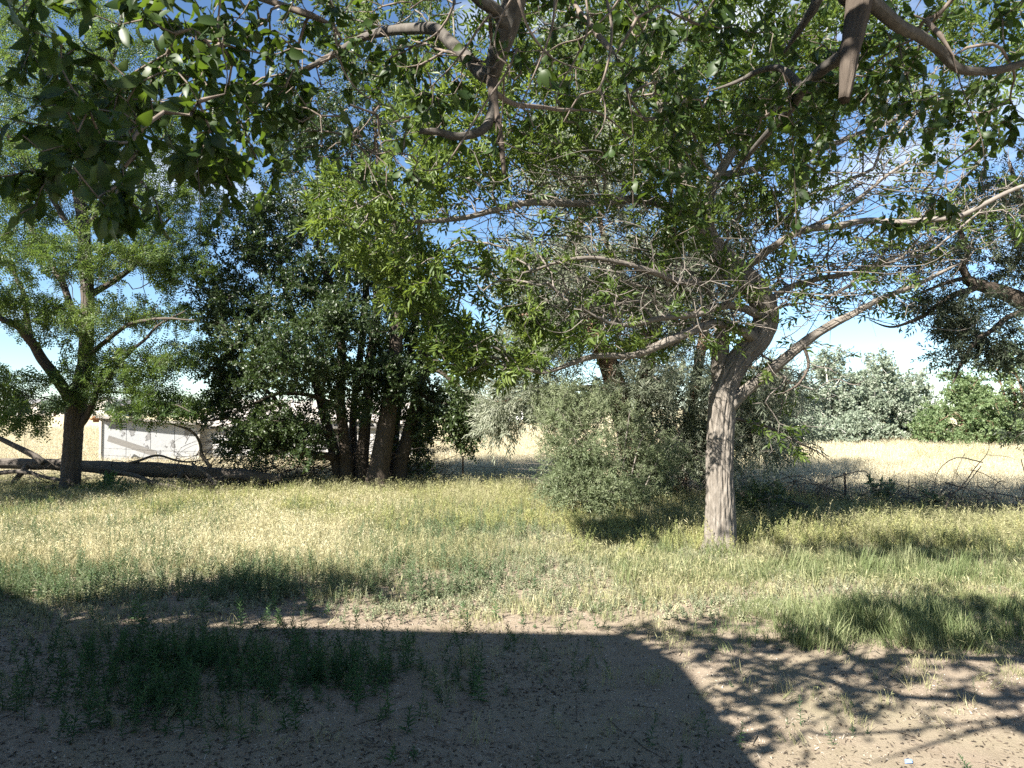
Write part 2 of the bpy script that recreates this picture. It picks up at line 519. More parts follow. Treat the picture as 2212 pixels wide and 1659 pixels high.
# ------------------------------------------------------------------ ground
def ground_mat():
    m, n, l, b = nmat('sandy yard soil')
    co = objco(n, l)
    big = noise(n, l, co, .55, 5, .6); mid = noise(n, l, co, 5, 6, .65); fine = noise(n, l, co, 60, 4, .7)
    c = ramp(n, l, mid, [(.25, (.155, .122, .088)), (.5, (.225, .182, .135)), (.75, (.29, .24, .18))])
    c2 = ramp(n, l, fine, [(.3, (.10, .078, .058)), (.55, (.235, .19, .142)), (.8, (.32, .275, .215))])
    c = mixc(n, l, .4, c, c2)
    lit = noise(n, l, co, 1.6, 7, .75)
    f = ramp(n, l, lit, [(.55, (0, 0, 0)), (.66, (1, 1, 1))])
    c = mixc(n, l, f, c, (.185, .145, .105))
    gr = ramp(n, l, big, [(.45, (0, 0, 0)), (.7, (.45, .45, .45))])
    c = mixc(n, l, gr, c, (.20, .185, .11))
    l.new(c, b.inputs['Base Color']); b.inputs['Roughness'].default_value = .95; b.inputs['Specular IOR Level'].default_value = .1
    h = mixc(n, l, .5, mid, fine); bump(n, l, h, .6, .03, b)
    return m

def field_mat():
    m, n, l, b = nmat('dry pasture')
    co = objco(n, l)
    a = noise(n, l, objco(n, l, (.25, 1, 1)), .12, 5, .6); f = noise(n, l, co, 4, 6, .7)
    c = ramp(n, l, a, [(.3, (.31, .30, .15)), (.5, (.43, .38, .24)), (.7, (.48, .43, .30))])
    c = mixc(n, l, .35, c, ramp(n, l, f, [(.3, (.24, .19, .10)), (.7, (.52, .44, .28))]))
    l.new(c, b.inputs['Base Color']); b.inputs['Roughness'].default_value = .95; b.inputs['Specular IOR Level'].default_value = .1
    bump(n, l, f, .6, .08, b)
    return m
M['soil'] = ground_mat(); M['field'] = field_mat()

def grid(xs, ys, zf):
    X, Y = np.meshgrid(xs, ys)
    V = np.stack((X, Y, zf(X, Y)), -1).reshape(-1, 3)
    w = len(xs); i, j = np.meshgrid(np.arange(len(ys) - 1), np.arange(w - 1), indexing='ij'); k = i * w + j
    return V, [np.stack((k, k + 1, k + w + 1, k + w), -1).reshape(-1, 4)]

YARD_END = 23.5
def yard_z(X, Y):
    e = np.minimum(np.minimum((X + 30) / 3, (30 - X) / 3), np.minimum((YARD_END + 1.5 - Y) / 2.5, 1))
    return gh(X, Y) + .03 - .35 * np.clip(1 - e, 0, 1)
V, F = grid(np.concatenate((np.arange(-30, -9, .4), np.arange(-9, 9, .13), np.arange(9, 30.1, .4))), np.concatenate((np.arange(-20, 3, .6), np.arange(3, 14, .12), np.arange(14, YARD_END + 1.5, .25))), yard_z)
tag(put('yard_ground', make_mesh('yard_ground', V, F, M['soil'], True)), 'bare sandy yard ground under the trees with patchy weeds', None, None, 'structure')
xs = np.sinh(np.linspace(-1, 1, 90) * 5) / np.sinh(5) * 2000
ys = np.concatenate((np.linspace(-60, 20, 20)[:-1], 20 + np.geomspace(1, 2600, 90) - 1))
V, F = grid(xs, ys, lambda X, Y: -.05 + .25 * (fbm(X * .03, Y * .03, 0, 3) - .5) * np.clip((Y - 24) / 20, 0, 1))
tag(put('field', make_mesh('field', V, F, M['field'], True)), 'open dry pasture beyond the wire fence', None, None, 'structure')

# ------------------------------------------------------------------ the house behind the camera (its roof shades the front yard)
M['siding'] = plain_mat('cream siding', (.50, .46, .38), (.58, .54, .46), 3)
M['roof'] = plain_mat('brown roof shingles', (.10, .08, .065), (.16, .13, .11), 12)
M['glass'] = plain_mat('window glass', (.03, .035, .04), (.04, .045, .05), 2, .08)
hs = empty('house', (-8, -4, 0), 'two storey cream house with brown roof standing behind the shaded yard', 'house')
prof = [(-22, 0), (-1.7, 0), (-1.7, 3.85), (-4.13, 6.65), (-5.35, 7.65), (-11.5, 8.0), (-13.2, 8.9), (-16, 10.35), (-22, 7.3)]
def prism(prof, y0, y1):
    n = len(prof)
    V = np.array([(x, y0, z) for x, z in prof] + [(x, y1, z) for x, z in prof], float)
    return V, [np.array([list(range(n))[::-1]]), np.array([list(range(n, 2 * n))]), np.array([(i, (i + 1) % n, (i + 1) % n + n, i + n) for i in range(n)])]
V, F = prism(prof, -9, .7)
put('wall', make_mesh('wall', V, F, M['siding']), hs)
pr = np.array([(-1.35, 3.45)] + prof[2:] + [(-22.4, 7.1)]); up = pr + (0, .16)
V, F = prism([tuple(p) for p in pr] + [tuple(p) for p in up[::-1]], -9.3, 1.0)
put('roof', make_mesh('roof', V, F, M['roof']), hs)
for x, z in ((-4.4, .9), (-7.2, .9), (-10, .9), (-6.6, 4.4), (-9.6, 4.4), (-15, .9), (-15, 4.8)):
    fr = put('window', make_mesh('window', *merge([oriented_box((x, .73, z + .7), (x + 1.1, .73, z + .7), .08, 1.5)]), M['siding']), hs)
    put('pane', make_mesh('pane', *merge([oriented_box((x + .08, .77, z + .7), (x + 1.02, .77, z + .7), .03, 1.34)]), M['glass']), fr, (0, 0, 0))

# ------------------------------------------------------------------ far trees, houses
def simple_tree(name, base, label, group, stems, lst, leafm, barkm, seed, ltm, nper, sizes=(.7, 1.3), cat='tree', r_trunk=.15, rtip=.008, bf=.35, r_max=.12, seg=.5, rleaf=.03):
    t = Tree(name, base, label, cat, group, seed)
    for pts, rad in stems: t.limb(pts, rad, barkm, 'trunk', 8, .3, None, .1, attach=len(t.pos) > 0)
    t.grow(blobs(lst, t.rng), bf, seg, .1, 0, rtip, 2.4, r_max)
    t.twig_mesh('branches', barkm, 5, 3)
    pos, d = t.leaf_sites(nper, rmax=rleaf)
    d = unit(d + .9 * t.rng.normal(size=d.shape))
    V, F, ti = spray(pos, frames(d, t.rng), t.rng.uniform(*sizes, len(pos)), ltm, t.rng)
    o = put('crown', make_mesh('crown', V, F, leafm, tint=ti), t.root); o['kind'] = 'stuff'
    return t

rt = np.random.default_rng(3)
far_clump = [twig_tmpl(9, .9, lf_rhomb(.42, .34), rt, flat=.8, size=(.6, 1.2)) for _ in range(3)]
FT = [  # u, v_base, v_top, half width, depth, label
    (40, 893, 868, 26, 205, 'low hazy tree beside the white house on the far field edge'),
    (118, 893, 862, 24, 210, 'round far tree just left of the dark locust trunk'),
    (250, 893, 868, 20, 215, 'small far tree above the left end of the shed roof'),
    (345, 893, 866, 30, 200, 'broad far tree behind the peeling shed wall'),
    (410, 893, 872, 24, 220, 'far tree above the gap between the two sheds'),
    (930, 905, 868, 30, 120, 'far green tree glimpsed right of the dark clump'),
    (1000, 905, 872, 26, 125, 'far tree behind the hanging dark bough'),
    (1085, 905, 866, 34, 122, 'far tree behind the small white trailer'),
    (1160, 905, 870, 32, 118, 'far tree hidden behind the pale willow bush'),
    (1250, 905, 866, 40, 115, 'broad far tree behind the willow trunks'),
    (-70, 893, 864, 40, 205, 'far tree at the left end of the row of houses'),
]
for i, (u, vb, vt, hw, d, lab) in enumerate(FT):
    b = P(u, 880, d); b[2] = -.2; top = P(u, vt, d)[2]
    vm = (vt + vb) / 2
    simple_tree('far_tree', b, lab, 'trees along the far edge of the pasture', [(((b[0], d, -.3), (b[0] + .3, d, top * .55)), (.35, .2))],
                [(u, vm, d, hw, (vb - vt) / 2, W(hw, d) * .8, 60)], M['leaf_far'], M['bark_willow'], 100 + i, far_clump, 3.2, (1.2, 2.2), rtip=.02, seg=1.2, rleaf=.2)

M['wall_far'] = plain_mat('pale house paint', (.50, .46, .40), (.56, .52, .46), 2)
M['wall_far2'] = plain_mat('grey house paint', (.34, .36, .38), (.40, .42, .44), 2)
M['white'] = plain_mat('white paint', (.70, .70, .68), (.80, .80, .78), 2)
M['roof_far'] = plain_mat('grey house roof', (.20, .19, .19), (.28, .27, .26), 2)
def far_house(u, w, d, h, rh, wm, lab, yaw=0.0):
    c = P(u, 880, d); h0 = empty('far_house', (c[0], d, -.2), lab, 'house', 'houses beyond the pasture')
    dp = w * .8
    def tr(V):
        V = np.array(V, float); cs, sn = math.cos(yaw), math.sin(yaw)
        return np.stack((V[:, 0] * cs - V[:, 1] * sn + c[0], V[:, 0] * sn + V[:, 1] * cs + d, V[:, 2] - .2), -1)
    V, F = prism([(-w / 2, 0), (w / 2, 0), (w / 2, h), (0, h + rh * .9), (-w / 2, h)], 0, dp)
    put('wall', make_mesh('wall', tr(V), F, wm), h0)
    e = .5
    V, F = prism([(-w / 2 - e, h - .15), (0, h + rh), (w / 2 + e, h - .15), (w / 2 + e, h + .1), (0, h + rh + .3), (-w / 2 - e, h + .1)], -e, dp + e)
    put('roof', make_mesh('roof', tr(V), F, M['roof_far']), h0)
    for x in np.linspace(-w / 2 + 1.6, w / 2 - 1.6, max(2, int(w / 4))):
        for z in ([1.0, 3.7] if h > 4.5 else [1.0]):
            V, F = box_arr(x - .6, x + .6, -.06, .02, z, z + 1.3)
            put('window', make_mesh('window', tr(V), [F], M['glass']), h0)
far_house(22, 13, 222, 3.2, 2.6, M['white'], 'white far house with grey gable at the left edge of the view', .3)
far_house(62, 11, 226, 3.0, 2.2, M['wall_far2'], 'grey far house right of the white one, left of the locust trunk', -.4)
far_house(92, 12, 218, 2.8, 1.8, M['wall_far'], 'low cream far house nearest the left side of the locust trunk', .2)
far_house(225, 10, 214, 3.4, 2.4, M['wall_far'], 'tan far house just right of the locust trunk', .25)
far_house(243, 9, 224, 2.8, 2.2, M['white'], 'white far house above the rusty shed eave', -.3)

c = P(1108, 880, 112)
tr_ = empty('trailer', (c[0], 112, -.1), 'small white trailer parked far off across the dry pasture', 'trailer')
put('body', make_mesh('body', *[x if i == 0 else [x] for i, x in enumerate(box_arr(c[0] - 1.6, c[0] + 1.6, 111, 113, .5, 2.0))], M['white']), tr_)
put('window', make_mesh('window', *[x if i == 0 else [x] for i, x in enumerate(box_arr(c[0] - .8, c[0] + .4, 110.95, 111.02, 1.2, 1.7))], M['glass']), tr_)
M['rubber'] = plain_mat('black rubber', (.018, .018, .018), (.035, .033, .03), 14, .7)
for x in (-.8, .8):
    V, F, uv = tube([(c[0] + x, 111.1, .3), (c[0] + x, 111.4, .3)], [.35, .35], 14)
    put('wheel', make_mesh('wheel', V, F, M['rubber']), tr_)

# silver poplars and green shrubs beyond the field
pop_clump = [twig_tmpl(14, .6, lf_rhomb(.17, .13), rt, flat=.8, size=(.6, 1.3)) for _ in range(4)]
def far_grove(u, vt, hw, d, label, group, leafm, barkm, seed, n=230, vb=958, name='poplar_tree', per=2.0, stems=3, sz=(.8, 1.35)):
    b = P(u, 880, d); b[2] = -.1
    r = np.random.default_rng(seed); st = []
    for k in range(stems):
        uu = u + r.uniform(-.5, .5) * hw; p0 = np.array((b[0] + r.uniform(-.6, .6), d + r.uniform(-.5, .5), -.15))
        p2 = P(uu, vt + (vb - vt) * .25, d + r.uniform(-1, 1))
        st.append(((p0, (p0 + p2) / 2 + r.normal(size=3) * .3, p2), (.16, .11, .04)))
    H = vb - vt
    lst = []
    for k in range(9):
        uu = u + r.uniform(-.72, .72) * hw; vv = vt + H * r.uniform(.2 + .45 * min(1, abs(uu - u) / hw / .72), .92)
        lst.append((uu, vv, d + r.uniform(-1.5, 1.2), hw * .36, H * .17, 1.4, n // 10))
    lst.append((u, vt + H * .22, d, hw * .42, H * .22, 1.8, n // 6)); lst.append((u, vt + H * .55, d, hw * .8, H * .34, 2.2, n // 4)); lst.append((u, vb - H * .12, d - 1.5, hw, H * .14, 1.4, n // 5))
    return simple_tree(name, b, label, group, st, lst, leafm, barkm, seed, pop_clump, per, sz, r_max=.09, rtip=.012, rleaf=.08)
far_grove(1665, 770, 90, 50, 'dark grey poplar thicket just right of the big ash trunk', 'silver poplars beyond the pasture', M['leaf_poplar'], M['bark_poplar'], 41)
far_grove(1790, 742, 90, 48.5, 'pale silver poplar with two white forked trunks in the middle of the grove', 'silver poplars beyond the pasture', M['leaf_poplar'], M['bark_poplar'], 42, 280)
far_grove(1895, 752, 85, 49.5, 'tall silver poplar left of the bright green shrubs', 'silver poplars beyond the pasture', M['leaf_poplar'], M['bark_poplar'], 43, 280)
far_grove(1975, 800, 62, 51, 'lower silver poplar right behind the bright green shrubs', 'silver poplars beyond the pasture', M['leaf_poplar'], M['bark_poplar'], 44)
far_grove(1850, 893, 70, 46, 'low silvery shrub at the foot of the poplar grove', 'silver poplars beyond the pasture', M['leaf_poplar'], M['bark_poplar'], 45, 130, 958, 'poplar_shrub')
far_grove(1755, 905, 70, 46.5, 'grey low shrub under the left of the poplar grove', 'silver poplars beyond the pasture', M['leaf_poplar'], M['bark_poplar'], 46, 120, 958, 'poplar_shrub')
far_grove(2080, 785, 100, 44.5, 'bright green rounded shrub at the right of the silver poplars', 'bright green shrubs beyond the pasture', M['leaf_green'], M['bark_willow'], 47, 330, 968, 'green_shrub', 2.4, sz=(.6, 1.1))
far_grove(2190, 740, 110, 43.5, 'taller bright green shrub tree at the right edge of the pasture', 'bright green shrubs beyond the pasture', M['leaf_green'], M['bark_willow'], 48, 380, 970, 'green_shrub', 2.4, sz=(.6, 1.1))
far_grove(2320, 780, 95, 43, 'green shrub tree beyond the right edge of the view', 'bright green shrubs beyond the pasture', M['leaf_green'], M['bark_willow'], 49, 200, 970, 'green_shrub', 2.2, sz=(.7, 1.2))

# ------------------------------------------------------------------ sheds
def peel_mat():
    m, n, l, b = nmat('peeling white panel paint')
    co = objco(n, l, (1, 1, .8))
    f = noise(n, l, co, 2.1, 9, .62); g = noise(n, l, objco(n, l), 7, 5)
    base = ramp(n, l, g, [(.3, (.33, .34, .345)), (.7, (.39, .395, .40))])
    bare = ramp(n, l, g, [(.3, (.19, .19, .19)), (.7, (.245, .24, .235))])
    k = ramp(n, l, f, [(.585, (0, 0, 0)), (.595, (1, 1, 1))])
    e = ramp(n, l, f, [(.573, (0, 0, 0)), (.583, (1, 1, 1)), (.594, (1, 1, 1)), (.601, (0, 0, 0))])
    c = mixc(n, l, k, base, bare); c = mixc(n, l, e, c, (.085, .08, .077))
    l.new(c, b.inputs['Base Color']); b.inputs['Roughness'].default_value = .6
    bump(n, l, k, .5, .01, b)
    return m
M['peel'] = peel_mat()
M['rust'] = plain_mat('rusty roof edge', (.16, .07, .035), (.30, .16, .09), 5, .8)
M['trim'] = plain_mat('weathered grey trim', (.24, .22, .19), (.38, .35, .31), 6, .85, (1, 1, .2))
M['clap'] = plain_mat('flaking white clapboard', (.27, .26, .245), (.46, .45, .435), 2.2, .8, (.6, 1, 3))
M['shake'] = plain_mat('bleached roof shakes', (.22, .195, .17), (.46, .42, .375), 2.5, .9, (3, 1, 1), .3)
M['board'] = plain_mat('grey weathered board', (.085, .08, .073), (.14, .133, .122), 4, .85, (1, 8, 8))
M['dark'] = plain_mat('dark timber and unlit opening', (.030, .026, .022), (.055, .047, .04), 5)

SD = 30.0
a0 = P(220, 902, SD); a1 = P(428, 917, SD + 1.2)
zt0, zt1 = a0[2], a1[2]
sh = empty('shed', ((a0[0] + a1[0]) / 2, SD, 0), 'low white panel shed with peeling paint behind the fallen log', 'shed')
npan = 4
for k in range(npan):
    t0, t1 = k / npan, (k + 1) / npan
    p, q = a0 + (a1 - a0) * t0, a0 + (a1 - a0) * t1
    g = .012
    V = np.array([(p[0] + g, p[1], -.1), (q[0] - g, q[1], -.1), (q[0] - g, q[1], q[2] - .03), (p[0] + g, p[1], p[2] - .03)])
    V = np.concatenate((V, V + (0, .05, 0)))
    F = np.array([(0, 1, 2, 3), (7, 6, 5, 4), (0, 4, 5, 1), (1, 5, 6, 2), (2, 6, 7, 3), (3, 7, 4, 0)])
    put('wall_panel', make_mesh('wall_panel', V, [F], M['peel']), sh)
back = np.array((-.3, 4.2, 0))
V = np.array([(a0[0] + .05, a0[1] + .06, -.1), (a1[0], a1[1] + .06, -.1), (a1[0], a1[1] + .06, a1[2] - .06), (a0[0] + .05, a0[1] + .06, a0[2] - .06)])
V = np.concatenate((V, V + back * 1 + (0, 0, -0.0))); V[6:8, 2] -= .35
put('wall', make_mesh('wall', V, [np.array([(0, 1, 2, 3), (7, 6, 5, 4), (1, 5, 6, 2), (3, 7, 4, 0)])], M['trim']), sh)
for p in (a0 + (-.03, -.03, 0), a1 + (.04, -.03, 0)):
    V, F = box_arr(p[0] - .05, p[0] + .05, p[1] - .02, p[1] + .07, -.1, p[2])
    put('corner_trim', make_mesh('corner_trim', V, [F], M['trim']), sh)
oh = P(187, 908, SD + .4)
rp = [a0 + (-.1, -.25, .03), a1 + (.1, -.25, .03), a1 + back + (.1, .3, -.33), a0 + back + (-1.5, .3, -.42), np.array((oh[0], a0[1] + .6, zt0 - .10))]
V = np.concatenate((np.array(rp), np.array(rp) + (0, 0, .06)))
F5 = [np.array([(4, 3, 2, 1, 0)]), np.array([(5, 6, 7, 8, 9)]), np.array([(i, (i + 1) % 5, (i + 1) % 5 + 5, i + 5) for i in range(5)])]
put('roof', make_mesh('roof', V, F5, M['rust']), sh)
V, F = oriented_box(rp[0] + (0, -.03, .01), rp[1] + (0, -.03, .01), .03, .10); put('fascia', make_mesh('fascia', V, [F], M['trim']), sh)
for k in range(3):
    p = np.array((oh[0] + .1 + k * .42, a0[1] + .7 + .1 * k, zt0 - .16)); V, F = oriented_box(p, p + (1.3, .5, .02), .05, .11)
    put('rafter', make_mesh('rafter', V, [F], M['rust']), sh)

V, F = oriented_box(P(234, 947, 29.7), P(338, 981, 29.4), .05, .24); tag(put('leaning_board', make_mesh('leaning_board', V, [F], M['board'])), 'long grey board leaning diagonally against the peeling shed wall', 'board')

# ramshackle clapboard building
BD = 31.5
b0 = P(432, 925, BD); b1 = P(888, 930, BD + 1.5)
brn = empty('clapboard_building', ((b0[0] + b1[0]) / 2, BD, 0), 'ruined white clapboard building with collapsing shake roof behind the dark tree clump', 'building')
zt = 1.75
def along(t): return b0 + (b1 - b0) * t
openings = [(.30, .40, -.1, 1.45), (.62, .68, .6, 1.3)]
rb = np.random.default_rng(8)
for r_ in range(11):
    z0 = -.1 + r_ * .17; z1 = z0 + .18
    cuts = [0, 1]
    for (s0, s1, oz0, oz1) in openings:
        if z1 > oz0 and z0 < oz1: cuts += [s0, s1]
    cuts = sorted(cuts)
    for s0, s1 in zip(cuts[::2], cuts[1::2]):
        if rb.random() < .08: s1 = s0 + (s1 - s0) * .6
        p, q = along(s0), along(s1)
        V = np.array([(p[0], p[1] - .035, z0), (q[0], q[1] - .035, z0 + rb.normal() * .01), (q[0], q[1] - .005, z1), (p[0], p[1] - .005, z1)])
        V = np.concatenate((V, V + (0, .02, 0)))
        put('plank', make_mesh('plank', V, [np.array([(0, 1, 2, 3), (7, 6, 5, 4), (0, 4, 5, 1), (1, 5, 6, 2), (2, 6, 7, 3), (3, 7, 4, 0)])], M['clap']), brn)
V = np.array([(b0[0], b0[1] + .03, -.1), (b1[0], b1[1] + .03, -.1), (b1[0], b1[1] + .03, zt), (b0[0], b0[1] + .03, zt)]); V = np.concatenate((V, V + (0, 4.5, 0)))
put('wall', make_mesh('wall', V, [np.array([(0, 1, 2, 3), (7, 6, 5, 4), (1, 5, 6, 2), (3, 7, 4, 0)])], M['dark']), brn)  # dark front face fills the openings, standing in for the unlit inside
for t in (-.002, .27, .41, .6, 1.002):
    p = along(t); V, F = box_arr(p[0] - .06, p[0] + .06, p[1] - .075, p[1] - .03, -.1, zt + .1); put('post', make_mesh('post', V, [F], M['clap']), brn)
# roof: rows of bleached shakes, sagging
parts = []
for row in range(14):
    ty = row / 14
    for k in range(70):
        if rb.random() < .12: continue
        t = (k + rb.uniform(-.3, .3)) / 70
        p = along(t); sagz = -.14 * math.sin(t * 7) * (1 - ty) - .1 * rb.random()
        y = p[1] - .35 + ty * 3.2; z = zt + .02 + ty * 1.0 + sagz
        parts.append(oriented_box((p[0], y, z), (p[0] + rb.normal() * .04, y + .34, z + .13 + rb.normal() * .03), rb.uniform(.10, .17), .025))
V, F = merge(parts); o = put('roof', make_mesh('roof', V, F, M['shake']), brn); o['kind'] = 'stuff'
V = np.array([along(0) + (0, -.2, 0), along(1) + (0, -.2, 0), along(1) + (0, 3, 0), along(0) + (0, 3, 0)]); V[:, 2] = (zt - .2, zt - .2, zt + .72, zt + .72); V = np.concatenate((V, V - (0, 0, .08)))
put('roof_deck', make_mesh('roof_deck', V, [np.array([(0, 1, 2, 3), (7, 6, 5, 4), (0, 4, 5, 1), (1, 5, 6, 2), (2, 6, 7, 3), (3, 7, 4, 0)])], M['board']), brn)

# ------------------------------------------------------------------ fence, tyre
M['post'] = plain_mat('rusty steel post', (.045, .028, .02), (.10, .06, .04), 9, .7)
M['wire'] = plain_mat('rusted wire', (.10, .085, .075), (.17, .15, .13), 9, .6)
fence = empty('wire_fence', (0, 19, 0), 'barbed wire fence with thin rusty steel posts between yard and pasture', 'fence')
posts = [(-330, 962, 23), (136, 958, 21.8), (575, 972, 21.4), (1000, 985, 21.0), (1440, 1000, 19.2), (1825, 1022, 16.9), (2330, 1052, 14.2)]
tops = []
for u, v, d in posts:
    p = P(u, v, d); tops.append(p)
    parts = [oriented_box((p[0], p[1], -.1), (p[0], p[1], p[2]), .045, .012, (0, 1, 0)), oriented_box((p[0], p[1] + .022, -.1), (p[0], p[1] + .022, p[2]), .010, .035, (0, 1, 0))]
    parts += [oriented_box((p[0] - .02, p[1] - .012, z), (p[0] + .02, p[1] - .012, z), .014, .012) for z in np.arange(.1, p[2] - .04, .12)]
    V, F = merge(parts); po = put('post', make_mesh('post', V, F, M['post']), fence)
    V, F = oriented_box((p[0], p[1] + .005, p[2] - .06), (p[0], p[1] + .005, p[2] + .002), .055, .055, (0, 1, 0)); put('cap', make_mesh('cap', V, [F], M['post']), po, (0, 0, 0))
for h in (.10, .30, .55, .80):
    pts = []
    for k, p in enumerate(tops):
        pts.append(p + (0, -.02, -h))
        if k < len(tops) - 1:
            q = tops[k + 1]; pts.append((p + q) / 2 + (0, -.02, -h - rb.uniform(.02, .06)))
    pp, rr = catmull(pts, [.0035] * len(pts), .25)
    V, F, uv = tube(pp, rr, 4)
    bp = [(V, F[0]), (V[:0], F[1][:0])]
    barbs = []
    for i in range(2, len(pp) - 2, 1):
        if pp[i][1] < 23:
            for s in (-1, 1): barbs.append(oriented_box(pp[i] + (0, 0, -.016), pp[i] + (.012 * s, 0, .016), .004, .004, (0, 1, 0)))
    Vb, Fb = merge(barbs)
    put('wire', make_mesh('wire', np.concatenate((V, Vb)), [np.concatenate((F[0], Fb[0] + len(V))), F[1]], M['wire']), fence)

ty = P(866, 1032, 22.3); ty[2] = .27
tyre = empty('old_tyre', tuple(ty), 'old black tyre standing on edge at the right foot of the dark tree clump', 'tyre')
def torus(R, profile, n=36):
    th = np.arange(n) / n * 2 * np.pi; m = len(profile)
    V = np.array([[((R + pr_) * math.cos(t), pz, (R + pr_) * math.sin(t)) for pr_, pz in profile] for t in th]).reshape(-1, 3)
    F = np.array([(i * m + j, ((i + 1) % n) * m + j, ((i + 1) % n) * m + (j + 1) % m, i * m + (j + 1) % m) for i in range(n) for j in range(m)])
    return V, F
pf = [(.09, -.07), (.10, -.035), (.10, .035), (.09, .07), (.03, .10), (-.05, .09), (-.07, .07), (-.05, .06), (.02, .075), (.07, .05), (.07, -.05), (.02, -.075), (-.05, -.06), (-.07, -.07), (-.05, -.09), (.03, -.10)]
V, F = torus(.25, pf); cz, sz_ = math.cos(.5), math.sin(.5)
V = np.stack((V[:, 0] * cz - V[:, 1] * sz_, V[:, 0] * sz_ + V[:, 1] * cz, V[:, 2]), -1) + ty
put('tyre_carcass', make_mesh('tyre_carcass', V, [F], M['rubber'], True), tyre)
parts = []
for k in range(44):
    t = k / 44 * 2 * np.pi; c_ = np.array((.352 * math.cos(t), 0, .352 * math.sin(t)))
    Vb, Fb = oriented_box(c_ + (0, -.068, 0), c_ + (0, .068, 0), .018, .02, (math.cos(t), 0, math.sin(t)))
    Vb = np.stack((Vb[:, 0] * cz - Vb[:, 1] * sz_, Vb[:, 0] * sz_ + Vb[:, 1] * cz, Vb[:, 2]), -1) + ty
    parts.append((Vb, Fb))
V, F = merge(parts); put('tread', make_mesh('tread', V, F, M['rubber']), tyre)

# ------------------------------------------------------------------ twig templates
rt = np.random.default_rng(21)
T_ash = [twig_tmpl(9, .22, lf_lance(.115, .040), rt, (30, 70), .35, droop=.25) for _ in range(6)]
T_ash_b = [twig_tmpl(7, .10, lf_lance(.115, .036), rt, (15, 120), .3, droop=.35) for _ in range(4)]
def pinnate(r, n=7, L=.20):
    parts = []
    for i in range(n):
        x = L * (i + 1) / n; z = -.35 * L * ((i + 1) / n) ** 2
        for s in (-1, 1):
            V, F = lf_rhomb(.058, .026, .2); parts.append((V @ rot_to((.35, s, -.15 + r.normal() * .2), roll=r.normal() * .3).T + (x, 0, z), F[0]))
    return merge(parts)
def pinnate_cluster(r, k=3):
    parts = []
    for i in range(k):
        V, Fs = pinnate(r, 5, r.uniform(.17, .25)); Q = rot_to((1, r.normal() * .7, r.normal() * .35 - .1), roll=r.normal() * .5)
        parts.append((V @ Q.T + (i * .05, 0, 0), Fs[0]))
    return merge(parts)
T_loc = [pinnate_cluster(rt) for _ in range(5)]
T_elm = [twig_tmpl(16, .34, lf_rhomb(.082, .048, .2), rt, (35, 75), .35, flat=.6) for _ in range(6)]
T_wil = [twig_tmpl(18, .40, lf_rhomb(.105, .019, .2, .1), rt, (15, 45), .45, flat=.3) for _ in range(5)]
T_bush = [twig_tmpl(20, .34, lf_rhomb(.075, .019, .2, .1), rt, (25, 65), .2, flat=.5) for _ in range(5)]
T_oli = [twig_tmpl(14, .26, lf_rhomb(.085, .024, .2, .1), rt, (20, 60), .35, flat=.5) for _ in range(4)]

def crown(t, mat, tm, per, size, rmax=.011, spread=.7, down=.0, keep=None, name='crown', tint_noise=1.2):
    pos, d = t.leaf_sites(per, rmax=rmax, keep=keep)
    d = unit(d + spread * t.rng.normal(size=d.shape) + (0, 0, -down))
    q = fbm(pos[:, 0] * tint_noise, pos[:, 1] * tint_noise, pos[:, 2] * tint_noise, 2)
    tb = np.clip((q - .5) * 2 + .5 + .25 * t.rng.normal(size=len(pos)), 0, 1)
    V, F, ti = spray(pos, frames(d, t.rng), t.rng.uniform(*size, len(pos)), tm, t.rng, .4, tb)
    o = put(name, make_mesh(name, V, F, mat, tint=ti), t.root); o['kind'] = 'stuff'
    return o

def L(*a):
    """(u, v, depth) list to points"""
    return [P(*x) for x in a]

# ------------------------------------------------------------------ big ash tree
ab = P(1558, 1190, 11.93); ab[2] = gh(ab[0], ab[1]) - .05
ash = Tree('ash_tree', ab, 'big ash with a thick S bent furrowed trunk standing in the right of the grass', 'tree', None, 31)
fu = furrow(.030, 17, 2.4)
def ash_bark(th, s, R):
    fl = np.exp(-np.maximum(s - .2, 0) / .22) * (.5 + .5 * np.cos(th * 5 + 1.3 * np.sin(th * 2 + 1)))
    return fu(th, s, R) + .10 * fl
ash.limb([ab + (0, 0, -.2)] + L((1559, 1186, 11.93), (1557, 1150, 11.93), (1556, 1080, 11.93), (1554, 1000, 11.93), (1557, 920, 11.93), (1562, 860, 11.93), (1575, 815, 11.95), (1604, 770, 11.95), (1640, 728, 11.9), (1655, 680, 11.9), (1634, 628, 11.85), (1588, 580, 11.85), (1548, 540, 11.85), (1525, 500, 11.85)),
         [W(x, 11.93) / 2 * .9 for x in (86, 74, 66, 61, 59, 61, 64, 58, 54, 58, 56, 54, 48, 42, 38)], M['bark_ash'], 'trunk', 136, .028, ash_bark, grow_from=.62)
ash.limb(L((1566, 850, 11.98), (1560, 810, 12.02), (1556, 770, 12.05), (1560, 735, 12.05), (1556, 690, 12.05)), [W(x, 11.9) / 2 for x in (44, 42, 36, 30, 20)], M['bark_ash'], 'broken_stem', 40, .04, furrow(.02, 8, 2, 3), grow_from=.8)
lw = lambda *x: [W(q, 11.9) / 2 * .8 for q in x]
ash.limb(L((1575, 880, 11.9), (1610, 845, 11.8), (1660, 805, 11.7), (1735, 742, 11.5), (1790, 705, 11.4), (1840, 680, 11.3), (1905, 645, 11.2), (1990, 610, 11.1), (2090, 560, 11.0)), lw(36, 31, 28, 25, 22, 16, 13, 9, 4), M['bark_ash'], 'limb', 48, .035, furrow(.013, 11, 2.4, 7), grow_from=.3)
